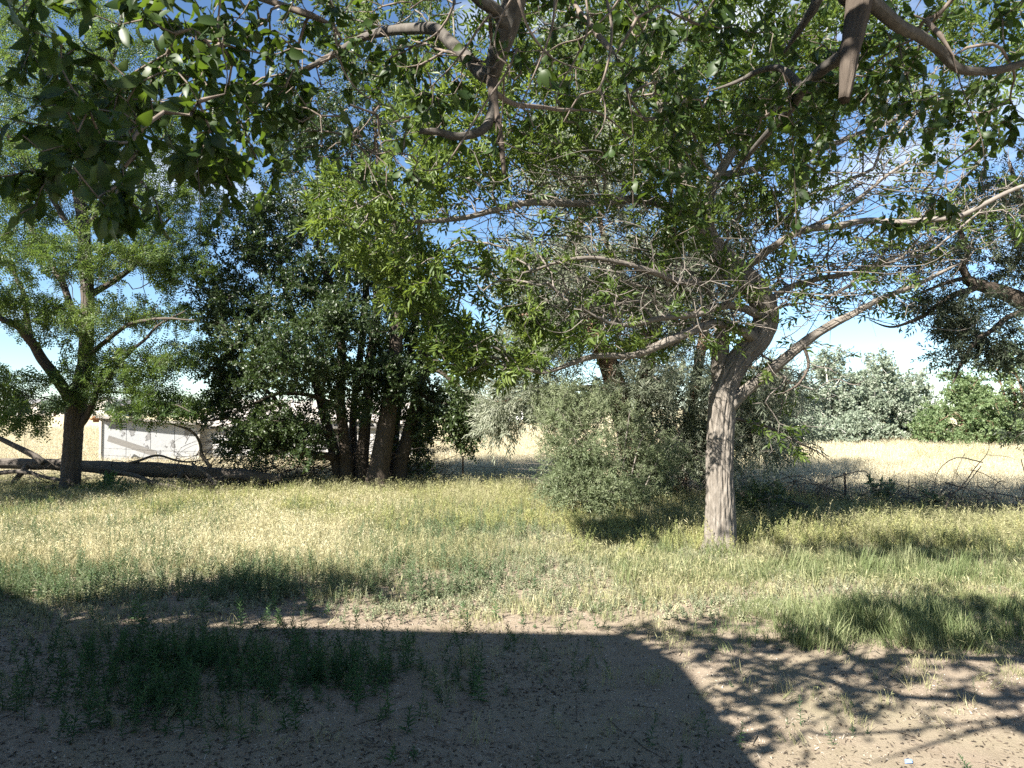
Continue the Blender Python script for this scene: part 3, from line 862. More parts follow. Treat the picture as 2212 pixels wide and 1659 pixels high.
ash.limb(L((1640, 740, 11.9), (1600, 712, 11.6), (1540, 700, 11.3), (1450, 735, 11.0), (1370, 765, 10.8), (1280, 770, 10.6), (1180, 800, 10.4), (1090, 790, 10.2)), lw(30, 26, 24, 22, 18, 13, 8, 4), M['bark_ash'], 'limb', 20, .05, furrow(.008, 7, 2, 9), jitter=.05, grow_from=.15)
ash.limb(L((1640, 680, 11.8), (1580, 660, 11.4), (1500, 680, 11.0), (1420, 690, 10.8), (1330, 700, 10.5), (1240, 660, 10.2)), lw(24, 20, 16, 14, 10, 4), M['bark_ash'], 'limb', 16, .06, None, .05, grow_from=.2)
ash.limb(L((1600, 600, 11.8), (1540, 600, 11.3), (1480, 610, 10.9), (1420, 590, 10.5), (1350, 568, 10.2), (1250, 560, 9.9), (1130, 590, 9.7)), lw(26, 20, 17, 15, 12, 9, 4), M['bark_ash'], 'limb', 16, .06, None, .05, grow_from=.15)
ash.limb(L((1535, 520, 11.85), (1480, 465, 11.5), (1420, 438, 11.2), (1340, 432, 10.9), (1240, 440, 10.6), (1120, 440, 10.3), (1000, 470, 10.0), (880, 480, 9.7), (790, 470, 9.5)), lw(30, 26, 22, 20, 17, 15, 12, 8, 4), M['bark_ash'], 'limb', 18, .06, None, .06, grow_from=.1)
ash.limb(L((1525, 505, 11.85), (1500, 450, 11.9), (1478, 390, 12.0), (1452, 320, 12.0), (1430, 230, 11.9), (1400, 120, 11.8), (1360, -20, 11.7), (1330, -200, 11.6)), lw(36, 34, 30, 28, 25, 20, 15, 6), M['bark_ash'], 'limb', 24, .06, furrow(.008, 7, 2, 11), .05)
ash.limb(L((1528, 510, 11.85), (1530, 450, 11.7), (1545, 390, 11.6), (1590, 320, 11.5), (1640, 250, 11.5), (1700, 150, 11.6), (1740, 20, 11.7), (1780, -180, 11.8)), lw(34, 30, 27, 24, 22, 18, 13, 5), M['bark_ash'], 'limb', 24, .06, furrow(.008, 7, 2, 13), .05)
ash.limb(L((1650, 660, 11.9), (1690, 625, 12.0), (1760, 605, 12.1), (1840, 590, 12.2), (1920, 560, 12.3), (2010, 530, 12.4)), lw(22, 17, 15, 12, 9, 4), M['bark_ash'], 'limb', 14, .06, None, .05, grow_from=.1)
ash.limb(L((1595, 585, 11.9), (1660, 540, 11.5), (1720, 505, 11.1), (1790, 488, 10.8), (1870, 480, 10.6), (1960, 478, 10.4), (2060, 470, 10.2), (2130, 440, 10.1), (2215, 400, 10.0), (2300, 380, 9.9)), lw(20, 19, 18, 17, 15, 14, 12, 11, 9, 4), M['twig_grey'], 'limb', 14, .06, None, .05)
ash.limb(L((1720, 505, 11.1), (1790, 470, 10.9), (1860, 425, 10.7), (1920, 380, 10.5), (2000, 330, 10.3)), lw(13, 11, 9, 7, 3), M['twig_grey'], 'limb', 10, .06, None, .05)
ash.limb(L((1560, 380, 11.6), (1650, 360, 11.8), (1750, 330, 12.0), (1850, 290, 12.2), (1960, 250, 12.4), (2080, 190, 12.6)), lw(22, 20, 17, 14, 10, 4), M['bark_ash'], 'limb', 12, .06, None, .06)
ash.limb(L((1470, 370, 12), (1420, 340, 11.6), (1350, 330, 11.2), (1250, 320, 10.8), (1140, 290, 10.4), (1040, 270, 10.1)), lw(20, 17, 14, 12, 8, 4), M['bark_ash'], 'limb', 12, .06, None, .06)
ash.limb(L((1735, 745, 11.5), (1745, 790, 11.45), (1725, 830, 11.4), (1690, 850, 11.3)), lw(10, 8, 6, 3), M['twig_dark'], 'dead_branch', 8, .05, None, .04)
ash.limb(L((1585, 905, 12.0), (1640, 915, 12.3), (1700, 945, 12.5), (1760, 975, 12.6), (1800, 998, 12.6)), lw(8, 8, 6, 4, 2), M['twig_dark'], 'dead_branch', 8, .06, None, .08)
A = blobs([(790, 465, 9.6, 125, 105, 1.1, 150), (900, 600, 10, 95, 95, 1.1, 110), (985, 745, 10.3, 75, 65, .9, 80), (1075, 780, 10.4, 105, 55, 1.0, 80),
           (1130, 560, 10.4, 190, 130, 1.3, 150), (1230, 690, 10.8, 140, 70, 1.2, 80), (1000, 400, 10.2, 190, 90, 1.5, 120), (1060, 230, 10.4, 260, 160, 1.8, 260),
           (1320, 220, 11.2, 270, 190, 2.2, 260), (1620, 140, 11.5, 270, 180, 2.4, 270), (1880, 160, 12.0, 260, 180, 2.4, 220), (1960, 420, 11.6, 190, 110, 2.0, 100),
           (1700, 430, 11.3, 160, 90, 1.8, 80), (1420, 560, 11, 170, 90, 1.4, 70), (2100, 150, 12.2, 160, 170, 2, 90),
           (1300, -180, 11.6, 380, 160, 3.2, 230), (1750, -180, 11.8, 380, 170, 3.2, 230), (800, -60, 11.0, 250, 120, 2, 60)], ash.rng)
A = np.vstack((A, np.array((.6, 8.4, 9.0)) + unit(ash.rng.normal(size=(200, 3))) * ash.rng.random((200, 1)) ** .4 * (2.6, 1.8, .9)))  # unseen leaf mass added on the sun side to shade the crown
A2 = blobs([(1900, 330, 11.6, 320, 190, 2.0, 330), (2080, 480, 10.8, 140, 80, 1.0, 120), (1250, 420, 10.8, 280, 130, 1.6, 230), (1380, 640, 11.2, 290, 130, 1.8, 460), (1650, 200, 11.4, 300, 180, 2, 180), (1780, 590, 11.6, 180, 80, 1.4, 150), (1720, 800, 11.9, 150, 90, 1.0, 90), (1420, 500, 11.2, 220, 90, 1.5, 70), (1800, 560, 11.9, 240, 90, 1.6, 220), (1660, 470, 11.6, 160, 90, 1.2, 60), (1680, 900, 12.2, 110, 90, .8, 55), (1800, 660, 11.6, 170, 50, 1.2, 50), (1930, 640, 11.4, 90, 60, 1.0, 30), (1560, 640, 11.5, 110, 90, 1.2, 50)], ash.rng)
ash.grow(np.concatenate((A, A2)), .28, .2, .13, -.02, .0055, 2.8, .026)
ash.twig_mesh('twigs', M['twig_grey'], 6, 4)
bare = [(P(1400, 640, 11.2), W(290, 11.2), W(95, 11.2)), (P(1800, 570, 11.9), W(260, 11.9), W(95, 11.9)), (P(1680, 900, 12.2), W(130, 12), W(105, 12)), (P(1850, 660, 11.6), W(200, 12), W(60, 12)), (P(1600, 560, 11.5), W(120, 11), W(110, 11)), (P(2000, 420, 11.2), W(240, 11), W(130, 11)), (P(1950, 300, 11.8), W(260, 11.6), W(130, 11.6)), (P(1200, 480, 10.8), W(230, 10.8), W(90, 10.8)), (P(1740, 810, 11.9), W(190, 11.9), W(110, 11.9))]
def ash_keep(N, r=np.random.default_rng(9)):
    k = np.ones(len(N), bool)
    for c, a, b in bare: k &= ((N[:, 0] - c[0]) / a) ** 2 + ((N[:, 2] - c[2]) / b) ** 2 > 1
    return k | (r.random(len(N)) < .16)
crown(ash, M['leaf_ash'], T_ash, 2.2, (.75, 1.25), .0085, .7, .25, ash_keep)

# ------------------------------------------------------------------ honey locust on the left
lb = P(151, 1078, 18.75); lb[2] = gh(lb[0], lb[1]) - .05
loc = Tree('locust_tree', lb, 'feathery locust tree with a dark forked trunk at the left end of the yard', 'tree', None, 32)
w = lambda *x: [W(q, 18.75) / 2 * .80 for q in x]
D = 18.75
loc.limb([lb + (0, 0, -.2)] + L((151, 1070, D), (154, 1010, D), (158, 950, D), (163, 890, D), (173, 840, D), (184, 780, D), (189, 700, D), (188, 620, D), (184, 540, D), (178, 470, D), (168, 410, D)), w(60, 50, 45, 43, 46, 42, 36, 33, 31, 30, 28, 24), M['bark_locust'], 'trunk', 64, .05, furrow(.030, 9, 1.2, 4), grow_from=.45)
for pts, ww, dd in (
    (((160, 900), (148, 860), (118, 812), (90, 772), (66, 735), (40, 705), (0, 690), (-60, 640)), (34, 29, 27, 25, 22, 18, 13, 6), -.9),
    (((66, 735), (60, 690), (50, 630), (20, 570), (-30, 520)), (16, 15, 12, 9, 4), .3),
    (((165, 930), (190, 893), (200, 865), (222, 830), (258, 785), (300, 745), (345, 700), (400, 670)), (18, 17, 16, 13, 10, 8, 6, 3), -.6),
    (((186, 730), (150, 650), (130, 600), (95, 540), (60, 480), (20, 420)), (18, 18, 16, 13, 9, 4), .8),
    (((184, 850), (230, 845), (300, 850), (360, 870), (410, 890)), (6, 5, 4, 3, 2), -.6),
    (((188, 640), (240, 610), (300, 560), (340, 500), (400, 440)), (20, 16, 13, 9, 4), .5),
    (((188, 770), (230, 735), (280, 700), (330, 690), (420, 690)), (14, 12, 9, 7, 3), -1.0),
    (((172, 430), (150, 370), (140, 300), (120, 200), (80, 90), (50, -60)), (20, 19, 17, 14, 10, 5), .3),
    (((170, 420), (185, 350), (200, 270), (230, 180), (260, 60), (280, -80)), (22, 20, 17, 14, 10, 4), -.3),
    (((180, 500), (220, 450), (270, 400), (330, 330), (380, 260)), (16, 14, 11, 8, 4), .2),
    (((182, 520), (130, 460), (80, 380), (20, 300), (-40, 240)), (16, 14, 11, 8, 4), -.6)):
    k = len(pts)
    loc.limb([P(u, v, D + dd * i / (k - 1) * 2) for i, (u, v) in enumerate(pts)], w(*ww), M['bark_locust'], 'limb', 16 if ww[0] > 20 else 10, .08, furrow(.010, 7, 1.4, pts[0][0]) if ww[0] > 20 else None, .08, grow_from=.08)
loc.grow(blobs([(40, 180, D, 150, 190, 2.4, 190), (230, 150, D, 180, 160, 2.6, 190), (320, 330, D, 120, 110, 2.2, 110), (80, 400, D, 130, 80, 2.2, 110), (210, 560, 18, 150, 55, 2.0, 110), (60, 560, D, 110, 50, 2, 70), (320, 560, 18.5, 110, 60, 1.8, 70),
             (300, 680, 18.2, 120, 40, 1.6, 80), (60, 660, 18, 110, 40, 1.8, 60), (150, 700, 17.6, 120, 40, 1.2, 60), (330, 780, 18.2, 90, 40, 1.4, 60), (340, 880, 17.8, 95, 36, 1.2, 80), (30, 840, 17.4, 90, 40, 1.3, 70), (20, 910, 17.0, 75, 28, .9, 40), (240, 790, 18.6, 80, 50, 1.5, 50), (-60, 700, 18, 60, 150, 1.6, 60),
             (120, -100, D, 300, 120, 3, 110), (410, 460, 19, 70, 90, 1.4, 50), (180, 860, 18.2, 40, 40, .8, 20), (120, 330, D, 190, 160, 2.4, 150), (300, 470, D, 120, 90, 2, 90), (30, 480, D, 120, 120, 2, 80), (260, 830, 18.0, 120, 40, 1.2, 60), (400, 570, 18.6, 70, 60, 1.4, 60), (420, 760, 18.6, 60, 40, 1.2, 40)], loc.rng, .45), .3, .3, .10, .0, .0045, 2.5, .05)
loc.twig_mesh('twigs', M['bark_locust'], 6, 4)
crown(loc, M['leaf_locust'], T_loc, 2.7, (.85, 1.5), .0095, .7, .1, tint_noise=.7)

def side_tree(b, lst, label, seed, hgt):
    b = np.array(b, float); st = [([b + (0, 0, -.2), b + (.1, .05, hgt * .4), b + (.4, .2, hgt * .75), b + (.7, .4, hgt)], (.24, .19, .11, .04))]
    t = Tree('yard_tree', b, label, 'tree', None, seed)
    t.limb(*st[0], M['bark_locust'], 'trunk', 16, .1, None, .05, grow_from=.35)
    A = np.concatenate([np.array(c) + unit(t.rng.normal(size=(n, 3))) * t.rng.random((n, 1)) ** .45 * np.array(r_) for c, r_, n in lst])
    t.grow(A, .3, .3, .1, 0, .0042, 2.5, .05); t.twig_mesh('twigs', M['bark_locust'], 5, 3)
    crown(t, M['leaf_elm'], T_elm, 2.2, (1.4, 2.2), .0095, .8, .1)
side_tree((-16.2, 14.2, 0), [((-15.6, 14.6, 5.8), (3.0, 3.0, 2.4), 260)], 'tree off the left edge of the yard that shades the fallen log', 91, 7.5)
side_tree((-9.2, 3.4, 0), [((-7.9, 4.3, 5.6), (1.8, .8, .7), 60), ((-9.2, 3.2, 6.2), (1.2, 1.0, .8), 40)], 'small tree beside the house wall off the left edge of the view', 92, 6.2)

# ------------------------------------------------------------------ multi stem elm clump
eb = P(790, 1056, 20.4); eb[2] = 0
elm = Tree('elm_clump', eb, 'dark many stemmed elm clump in front of the ruined clapboard building', 'tree', None, 33)
D = 20.4; w = lambda *x: [W(q, D) / 2 for q in x]
stems = [  # px pts, widths, depth offset
    (((738, 1046), (728, 1000), (712, 940), (696, 870), (672, 800), (640, 700), (610, 600), (590, 500)), (30, 24, 22, 20, 18, 14, 10, 5), .2),
    (((752, 1052), (748, 990), (742, 930), (735, 850), (738, 750), (720, 640), (690, 540), (660, 400)), (32, 25, 22, 20, 18, 16, 12, 5), 0),
    (((762, 1040), (763, 980), (762, 900), (775, 800), (785, 700), (792, 600), (780, 480), (760, 330)), (20, 17, 16, 15, 15, 14, 10, 5), .8),
    (((784, 1048), (782, 1000), (785, 950), (792, 880), (800, 780), (812, 680), (816, 560), (820, 420), (810, 260)), (34, 28, 25, 22, 20, 18, 16, 11, 5), .1),
    (((812, 1060), (822, 1000), (832, 940), (842, 870), (850, 790), (860, 700), (862, 600), (850, 460), (840, 300)), (58, 42, 38, 34, 30, 25, 20, 14, 6), -.4),
    (((852, 1055), (866, 1000), (882, 940), (900, 870), (915, 800), (930, 720), (940, 640), (945, 540)), (38, 30, 28, 24, 20, 16, 12, 5), 0),
    (((842, 1042), (850, 980), (856, 900), (880, 800), (900, 680), (910, 560), (900, 430)), (26, 22, 20, 18, 15, 11, 5), .7),
]
for i, (pts, ww, dd) in enumerate(stems):
    q = [P(u, v, D + dd * 1.5) for u, v in pts]; q[0][2] = -.1
    elm.limb(q, w(*ww), M['bark_elm'], 'trunk', 28, .07, furrow(.018, 8, 1.5, i * 3.1), .05, attach=False, grow_from=.25)
for pts, ww, dd in ((((722, 985), (690, 985), (640, 975), (590, 955), (540, 925), (490, 905), (440, 908)), (18, 17, 15, 13, 11, 8, 3), -1.2),
                    (((712, 935), (660, 920), (620, 895), (580, 850), (540, 800)), (14, 12, 10, 8, 4), -.8),
                    (((735, 880), (690, 860), (640, 850), (570, 860), (500, 890)), (12, 10, 8, 6, 3), -1.4),
                    (((915, 800), (950, 800), (985, 830), (1000, 880), (1003, 940)), (12, 10, 9, 7, 3), -.3),
                    (((905, 850), (940, 870), (990, 878), (1040, 880)), (9, 7, 5, 3), -.2)):
    k = len(pts); elm.limb([P(u, v, D + dd * i / (k - 1)) for i, (u, v) in enumerate(pts)], w(*ww), M['bark_elm'], 'limb', 10, .08, None, .10)
EA = blobs([(560, 500, D, 115, 120, 2.2, 150), (690, 420, D + .5, 140, 150, 2.4, 170), (830, 560, D + .4, 120, 180, 2.3, 190), (680, 620, D, 150, 120, 2.3, 180), (560, 700, D - .4, 120, 90, 2, 150), (690, 800, D - .7, 130, 65, 1.6, 160), (820, 820, D - .9, 95, 55, 1.3, 120), (780, 880, D - .9, 90, 26, 1.0, 40), (600, 770, 17.6, 110, 70, 1.1, 110), (720, 700, 18.4, 90, 60, .9, 70), (480, 640, D, 80, 90, 1.6, 80), (545, 955, D - .6, 70, 35, .8, 60), (470, 880, D - .8, 60, 30, .9, 40),
            (860, 760, D + .3, 100, 120, 1.8, 130), (520, 830, D - .4, 80, 60, 1.6, 80), (590, 915, D - .8, 110, 50, 1.2, 130), (650, 960, D - .9, 70, 40, .9, 50), (480, 780, D - .3, 60, 50, 1.4, 40), (780, 260, D + .6, 190, 120, 2.6, 150), (640, 250, D + .5, 120, 90, 2, 70), (925, 890, D + .2, 55, 75, 1.2, 80), (940, 700, D + .4, 60, 120, 1.6, 90),
            (1002, 905, D - .4, 34, 85, .7, 110), (1000, 850, D, 60, 50, 1, 50), (800, 60, D + 1, 240, 160, 3, 80), (905, 975, D + .3, 40, 40, .8, 30)], elm.rng, .5)
elm.grow(EA, .3, .3, .10, 0, .0042, 2.5, .05)
elm.twig_mesh('twigs', M['twig_dark'], 6, 4)
crown(elm, M['leaf_elm'], T_elm, 3.3, (.8, 1.4), .0095, .9, .15, tint_noise=.8)

# ------------------------------------------------------------------ willow behind the ash
wb = P(1380, 1090, 17.9); wb[2] = 0
wil = Tree('willow_tree', wb, 'silvery willow with leaning reddish trunks behind the ash tree and pale bush', 'tree', None, 34)
D = 17.9; w = lambda *x: [W(q, D) / 2 for q in x]
for i, (pts, ww, dd) in enumerate((
    (((1372, 1095), (1368, 1000), (1352, 920), (1335, 850), (1312, 780), (1285, 720), (1262, 640), (1250, 540), (1260, 400)), (52, 46, 46, 44, 42, 36, 28, 18, 6), 0),
    (((1396, 1095), (1396, 1000), (1392, 920), (1392, 840), (1402, 760), (1420, 660), (1440, 540), (1450, 400)), (44, 38, 36, 34, 30, 24, 16, 6), .4),
    (((1470, 1090), (1478, 1000), (1490, 900), (1510, 780), (1530, 660), (1540, 520), (1530, 380)), (34, 28, 26, 22, 18, 12, 5), .8))):
    q = [P(u, v, D + dd) for u, v in pts]; q[0][2] = -.1
    wil.limb(q, w(*ww), M['bark_willow'], 'trunk', 28, .07, furrow(.02, 8, 1.6, i * 2.3), .05, attach=False, grow_from=.3)
for pts, ww, dd in ((((1335, 850), (1280, 840), (1210, 845), (1130, 860), (1070, 870)), (16, 13, 10, 7, 3), -.6), (((1285, 720), (1230, 690), (1160, 680), (1090, 690)), (16, 13, 9, 4), -.4),
                    (((1480, 990), (1540, 940), (1610, 905), (1690, 900)), (14, 12, 9, 4), -.6), (((1500, 840), (1570, 800), (1640, 800), (1720, 830)), (14, 11, 8, 4), -.3), (((1402, 760), (1340, 600), (1300, 480), (1310, 350)), (18, 15, 11, 5), .5)):
    k = len(pts); wil.limb([P(u, v, D + dd * i / (k - 1)) for i, (u, v) in enumerate(pts)], w(*ww), M['bark_willow'], 'limb', 10, .08, None, .10)
wil.grow(blobs([(1220, 610, D, 170, 130, 2.0, 170), (1400, 640, D + .5, 170, 150, 2.2, 170), (1150, 740, D - .3, 110, 90, 1.6, 90), (1180, 850, D - .5, 120, 45, 1.2, 80), (1320, 350, D + .8, 230, 140, 2.6, 170), (1530, 560, D + .8, 120, 180, 2, 120), (1420, 830, D, 150, 70, 1.5, 90), (1640, 840, D - .2, 115, 70, 1.6, 100), (1640, 940, D - .5, 100, 50, 1.2, 60), (1530, 940, D + .2, 70, 110, 1.2, 80), (1082, 890, D - .6, 48, 50, .8, 50), (1350, 120, D + 1, 240, 140, 2.6, 80), (1450, 960, D + .6, 90, 90, 1.2, 60)], wil.rng, .5), .28, .28, .12, -.03, .0042, 2.5, .04)
wil.twig_mesh('twigs', M['twig_grey'], 6, 4)
crown(wil, M['leaf_willow'], T_wil, 4.2, (1.1, 1.8), .0095, .6, .5, tint_noise=.6)

# ------------------------------------------------------------------ willow bush
def bush(name, base, label, stems, lst, leafm, tm, seed, per=1.6, cat='shrub', group=None, size=(.8, 1.3), barkm='twig_grey', down=.1, rtip=.0032):
    t = Tree(name, base, label, cat, group, seed)
    for pts, r0 in stems: t.limb(pts, [r0, r0 * .7, r0 * .3], M[barkm], 'stem', 7, .1, None, .06, attach=False)
    t.grow(blobs(lst, t.rng, .5), .3, .18, .12, 0, rtip, 2.5, .02)
    t.twig_mesh('twigs', M[barkm], 5, 3)
    crown(t, leafm, tm, per, size, .0085, .7, down, tint_noise=1.6)
    return t
D = 15.9; bb = P(1320, 1098, D); bb[2] = 0
st = []
rr_ = np.random.default_rng(71)
for u in (1180, 1215, 1250, 1280, 1310, 1335, 1360, 1395, 1430, 1465):
    p0 = np.array((bb[0] + W(u - 1320, D) * .35, D + rr_.uniform(-.3, .3), -.05)); p2 = P(u, rr_.uniform(880, 960), D + rr_.uniform(-.5, .5))
    st.append(((p0, p0 * .5 + p2 * .5 + (0, 0, .35), p2), .022))
bush('willow_bush', bb, 'pale feathery willow bush in the middle, left of the ash trunk', st,
     [(1240, 960, D, 90, 105, 1.0, 190), (1350, 970, D + .2, 100, 85, 1.0, 130), (1260, 870, D + .3, 90, 45, 1.0, 70), (1225, 1050, D - .4, 65, 45, .6, 90), (1335, 1060, D - .7, 75, 35, .5, 110), (1440, 1000, D + .4, 60, 75, .9, 60), (1190, 880, D + .2, 50, 70, .8, 50), (1280, 1070, D - .6, 75, 25, .5, 70), (1265, 1010, D - .3, 85, 50, .7, 90)],
     M['leaf_bush'], T_bush, 35, 2.2)

# ------------------------------------------------------------------ russian olive leaning in from the right
D = 13.0; ob = P(2420, 1120, D); ob[2] = 0
oli = Tree('olive_tree', ob, 'dark drooping olive tree whose limbs hang in from the right edge', 'tree', None, 36)
w = lambda *x: [W(q, D) / 2 for q in x]
oli.limb([P(2420, 1150, D) * (1, 1, 0)] + L((2415, 1000, D), (2380, 850, D), (2320, 740, D), (2262, 690, D), (2210, 652, D), (2160, 628, D), (2105, 612, D), (2085, 598, D)), w(90, 80, 70, 56, 44, 36, 30, 22, 16), M['bark_elm'], 'trunk', 24, .07, furrow(.016, 8, 1.5, 2), .03, grow_from=.4)
for pts, ww, dd in ((((2092, 604), (2078, 575), (2092, 555), (2080, 510), (2060, 470), (2040, 400)), (17, 15, 14, 11, 8, 4), -.2), (((2120, 615), (2070, 632), (2030, 660), (1990, 690), (1930, 705), (1880, 690)), (16, 13, 11, 8, 5, 2), -.5),
                    (((2230, 670), (2170, 690), (2120, 730), (2080, 780), (2060, 830)), (16, 12, 9, 6, 3), -.8), (((2320, 740), (2260, 600), (2220, 480), (2180, 350)), (30, 24, 18, 8), .3), (((2090, 600), (2040, 610), (1990, 630), (1950, 650)), (10, 8, 5, 2), .3)):
    k = len(pts); oli.limb([P(u, v, D + dd * i / (k - 1)) for i, (u, v) in enumerate(pts)], w(*ww), M['bark_elm'], 'limb', 10, .07, None, .08)
oli.grow(blobs([(2100, 690, D - .3, 75, 55, .9, 110), (2160, 750, D - .3, 65, 45, .9, 70), (2100, 470, D, 120, 90, 1.4, 120), (2190, 560, D, 70, 70, 1.2, 60), (1990, 560, D + .3, 100, 70, 1.2, 60), (2205, 900, D - .2, 32, 60, .6, 25), (2000, 660, D - .2, 70, 40, .8, 45), (2240, 400, D, 120, 140, 1.5, 100), (2310, 800, D, 40, 120, 1, 40), (2060, 760, D - .6, 45, 45, .6, 25)], oli.rng, .5), .28, .22, .12, -.05, .0038, 2.5, .03)
oli.twig_mesh('twigs', M['twig_dark'], 6, 4)
crown(oli, M['leaf_olive'], T_oli, 3.0, (.8, 1.3), .008, .6, .45, tint_noise=1.2)

# ------------------------------------------------------------------ dead wood, brush, small plants along the fence
def dead_branch(name, pts, rad, label, side=0, seed=1, mat='dead_wood', cat='branch', group=None, nseg=10, disp=None, reach=.5, extra=()):
    pts = [np.array(p, float) for p in pts]
    t = Tree(name, pts[0], label, cat, group, seed)
    t.limb(pts, rad, M[mat], 'bough' if cat == 'branch' else 'log', nseg, .06, disp, .05, grow_from=.2)
    for p2, r2 in extra: t.limb(p2, r2, M[mat], 'branch_stub', 8, .06, None, .05)
    if side:
        N = np.array(t.pos); k = t.rng.integers(len(N) // 3, len(N), side)
        A = N[k] + t.rng.normal(size=(side, 3)) * reach * (1, .6, .7) + (0, 0, reach * .3)
        A[:, 2] = np.maximum(A[:, 2], .03)
        t.grow(A, .3, .15, .16, 0, .004, 2.5, .02); t.twig_mesh('twigs', M[mat], 5, 4)
    return t
D = 19.9; w = lambda *x: [W(q, D) / 2 for q in x]
def lg(u, v, d=D): return P(u, v, d)
dead_branch('fallen_log', [lg(-60, 1002), lg(10, 1001), lg(90, 1002), lg(170, 1006), lg(250, 1012), lg(330, 1014), lg(430, 1020), lg(520, 1026), lg(610, 1034)], w(20, 22, 23, 23, 30, 32, 28, 24, 14), 'long barkless fallen log lying level behind the locust trunk', 22, 3, cat='log', nseg=26, disp=furrow(.015, 7, .5, 5), reach=.45,
            extra=(([lg(395, 1022, 19.7), lg(382, 1036, 19.5), lg(366, 1062, 19.4)], w(11, 9, 4)), ([lg(60, 1006, 19.8), lg(40, 1030, 19.6), lg(20, 1055, 19.5)], w(14, 11, 8)), ([lg(480, 1030), lg(486, 1060)], w(20, 18)), ([lg(235, 1020), lg(240, 1058)], w(20, 20))))
dead_branch('dead_branch', [lg(95, 1000, 19.6), lg(60, 978, 19.6), lg(20, 958, 19.6), lg(-40, 930, 19.6)], w(14, 13, 11, 8), 'thick grey branch slanting up to the left edge from the fallen log', 4, 4, group='dead branches round the fallen log')
dead_branch('dead_branch', [lg(515, 1082, 19.0), lg(470, 1045, 19.2), lg(440, 1020, 19.4), lg(415, 1000, 19.5)], w(9, 10, 8, 6), 'dark broken branch leaning against the front of the fallen log', 3, 5, group='dead branches round the fallen log')
dead_branch('dead_branch', [lg(455, 1010, 19.5), lg(437, 985, 19.5), lg(432, 955, 19.5), lg(412, 932, 19.4), lg(366, 916, 19.3)], w(8, 7, 6, 5, 3), 'curved thin black branch standing up in front of the peeling shed wall', 5, 6, group='dead branches round the fallen log', reach=.3)
dead_branch('dead_branch', [lg(215, 1012, 19.3), lg(280, 1025, 19.2), lg(350, 1048, 19.0), lg(450, 1068, 18.9), lg(560, 1082, 18.8)], w(7, 9, 8, 6, 3), 'long pale branch sloping down under the fallen log', 10, 7, group='dead branches round the fallen log')
dead_branch('dead_branch', [lg(-30, 1024, 19.3), lg(40, 1018, 19.3), lg(100, 1032, 19.3), lg(170, 1045, 19.2)], w(9, 9, 7, 4), 'grey branch lying under the log left of the locust trunk', 8, 8, group='dead branches round the fallen log')
dead_branch('dead_branch', [lg(280, 1000, 19.8), lg(340, 985, 19.8), lg(400, 998, 19.7), lg(450, 992, 19.6)], w(6, 5, 4, 2), 'thin twiggy branch lying on top of the fallen log', 14, 9, group='dead branches round the fallen log', reach=.35)
dead_branch('dead_branch', [lg(-20, 1080, 18.6), lg(60, 1062, 18.8), lg(120, 1050, 19)], w(14, 14, 9), 'stout rotten limb on the ground at the lower left of the log', 6, 10, group='dead branches round the fallen log')

def tangle(name, label, n, sampler, seed, mat, rad=(.003, .011), length=(.5, 1.8), bow=.35, parent=None):
    r = np.random.default_rng(seed); Vs, Fs, UV, o = [], [], [], 0
    for i in range(n):
        c, dr = sampler(r); Ln = r.uniform(*length)
        dr = dr / np.linalg.norm(dr); sag = r.normal(size=3) * bow * Ln
        pts = [c - dr * Ln / 2, c - dr * Ln * .15 + sag * .5 + r.normal(size=3) * .04, c + dr * Ln * .2 + sag * .5 + r.normal(size=3) * .04, c + dr * Ln / 2 + sag * .1]
        for p in pts: p[2] = max(p[2], .01)
        R0 = r.uniform(*rad)
        p, q = catmull(pts, [R0, R0 * .85, R0 * .6, R0 * .25], Ln / 9)
        V, F, uv = tube(p, q, 4); Vs.append(V); UV.append(uv); Fs.append([f + o for f in F]); o += len(V)
    me = make_mesh(name, np.concatenate(Vs), [np.concatenate([f[0] for f in Fs]), np.concatenate([f[1] for f in Fs])], M[mat], True, uv=np.concatenate(UV))
    return tag(put(name, me, parent), label, None, None, 'stuff')
fd = lambda x: np.interp(x, [-20, -12, 0, 5, 8, 11, 15], [22, 21.5, 20.8, 18.8, 16.6, 15.0, 12.6])
def s_brush(r):
    x = r.uniform(6.0, 13.5); y = fd(x) - .55 + r.normal() * .4
    h = .20 + .10 * math.sin(x * 2.1) + .15 * (x > 8.0)
    return np.array((x, y, abs(r.normal()) * h * .8 + .03)), np.array((r.normal(), -.35 * r.normal(), r.normal() * .35))
tangle('brush_pile', 'long tangle of dead brush heaped along the foot of the right fence', 520, s_brush, 51, 'dead_wood', (.003, .014), (.5, 2.0))
def s_brush2(r):
    x = r.uniform(2.3, 13); y = fd(x) - .3 + r.normal() * .5
    return np.array((x, y, abs(r.normal()) * .4 + .1)), np.array((r.normal() * .7, r.normal() * .4, abs(r.normal()) * .9))
tangle('dead_stalks', 'thin dry stalks and twigs standing up along the right fence', 130, s_brush2, 52, 'twig_grey', (.002, .006), (.5, 1.7), .25)
def s_elm(r):
    x = r.uniform(-9.2, -2.2); y = 21.0 + r.normal() * .35
    return np.array((x, y, abs(r.normal()) * .7 + .1)), np.array((1, .3 * r.normal(), .45 + r.normal() * .4))
tangle('dead_twigs', 'dark mass of dead twigs filling the foot of the elm clump', 760, s_elm, 53, 'twig_dark', (.003, .011), (.6, 2.2))
def s_left(r):
    x = r.uniform(-17, -6.5); y = 19.6 + r.normal() * .6
    return np.array((x, y, abs(r.normal()) * .25 + .03)), np.array((1, .5 * r.normal(), r.normal() * .3))
tangle('fallen_twigs', 'litter of broken twigs under and around the fallen log', 330, s_left, 54, 'dead_wood', (.003, .013), (.4, 1.8))
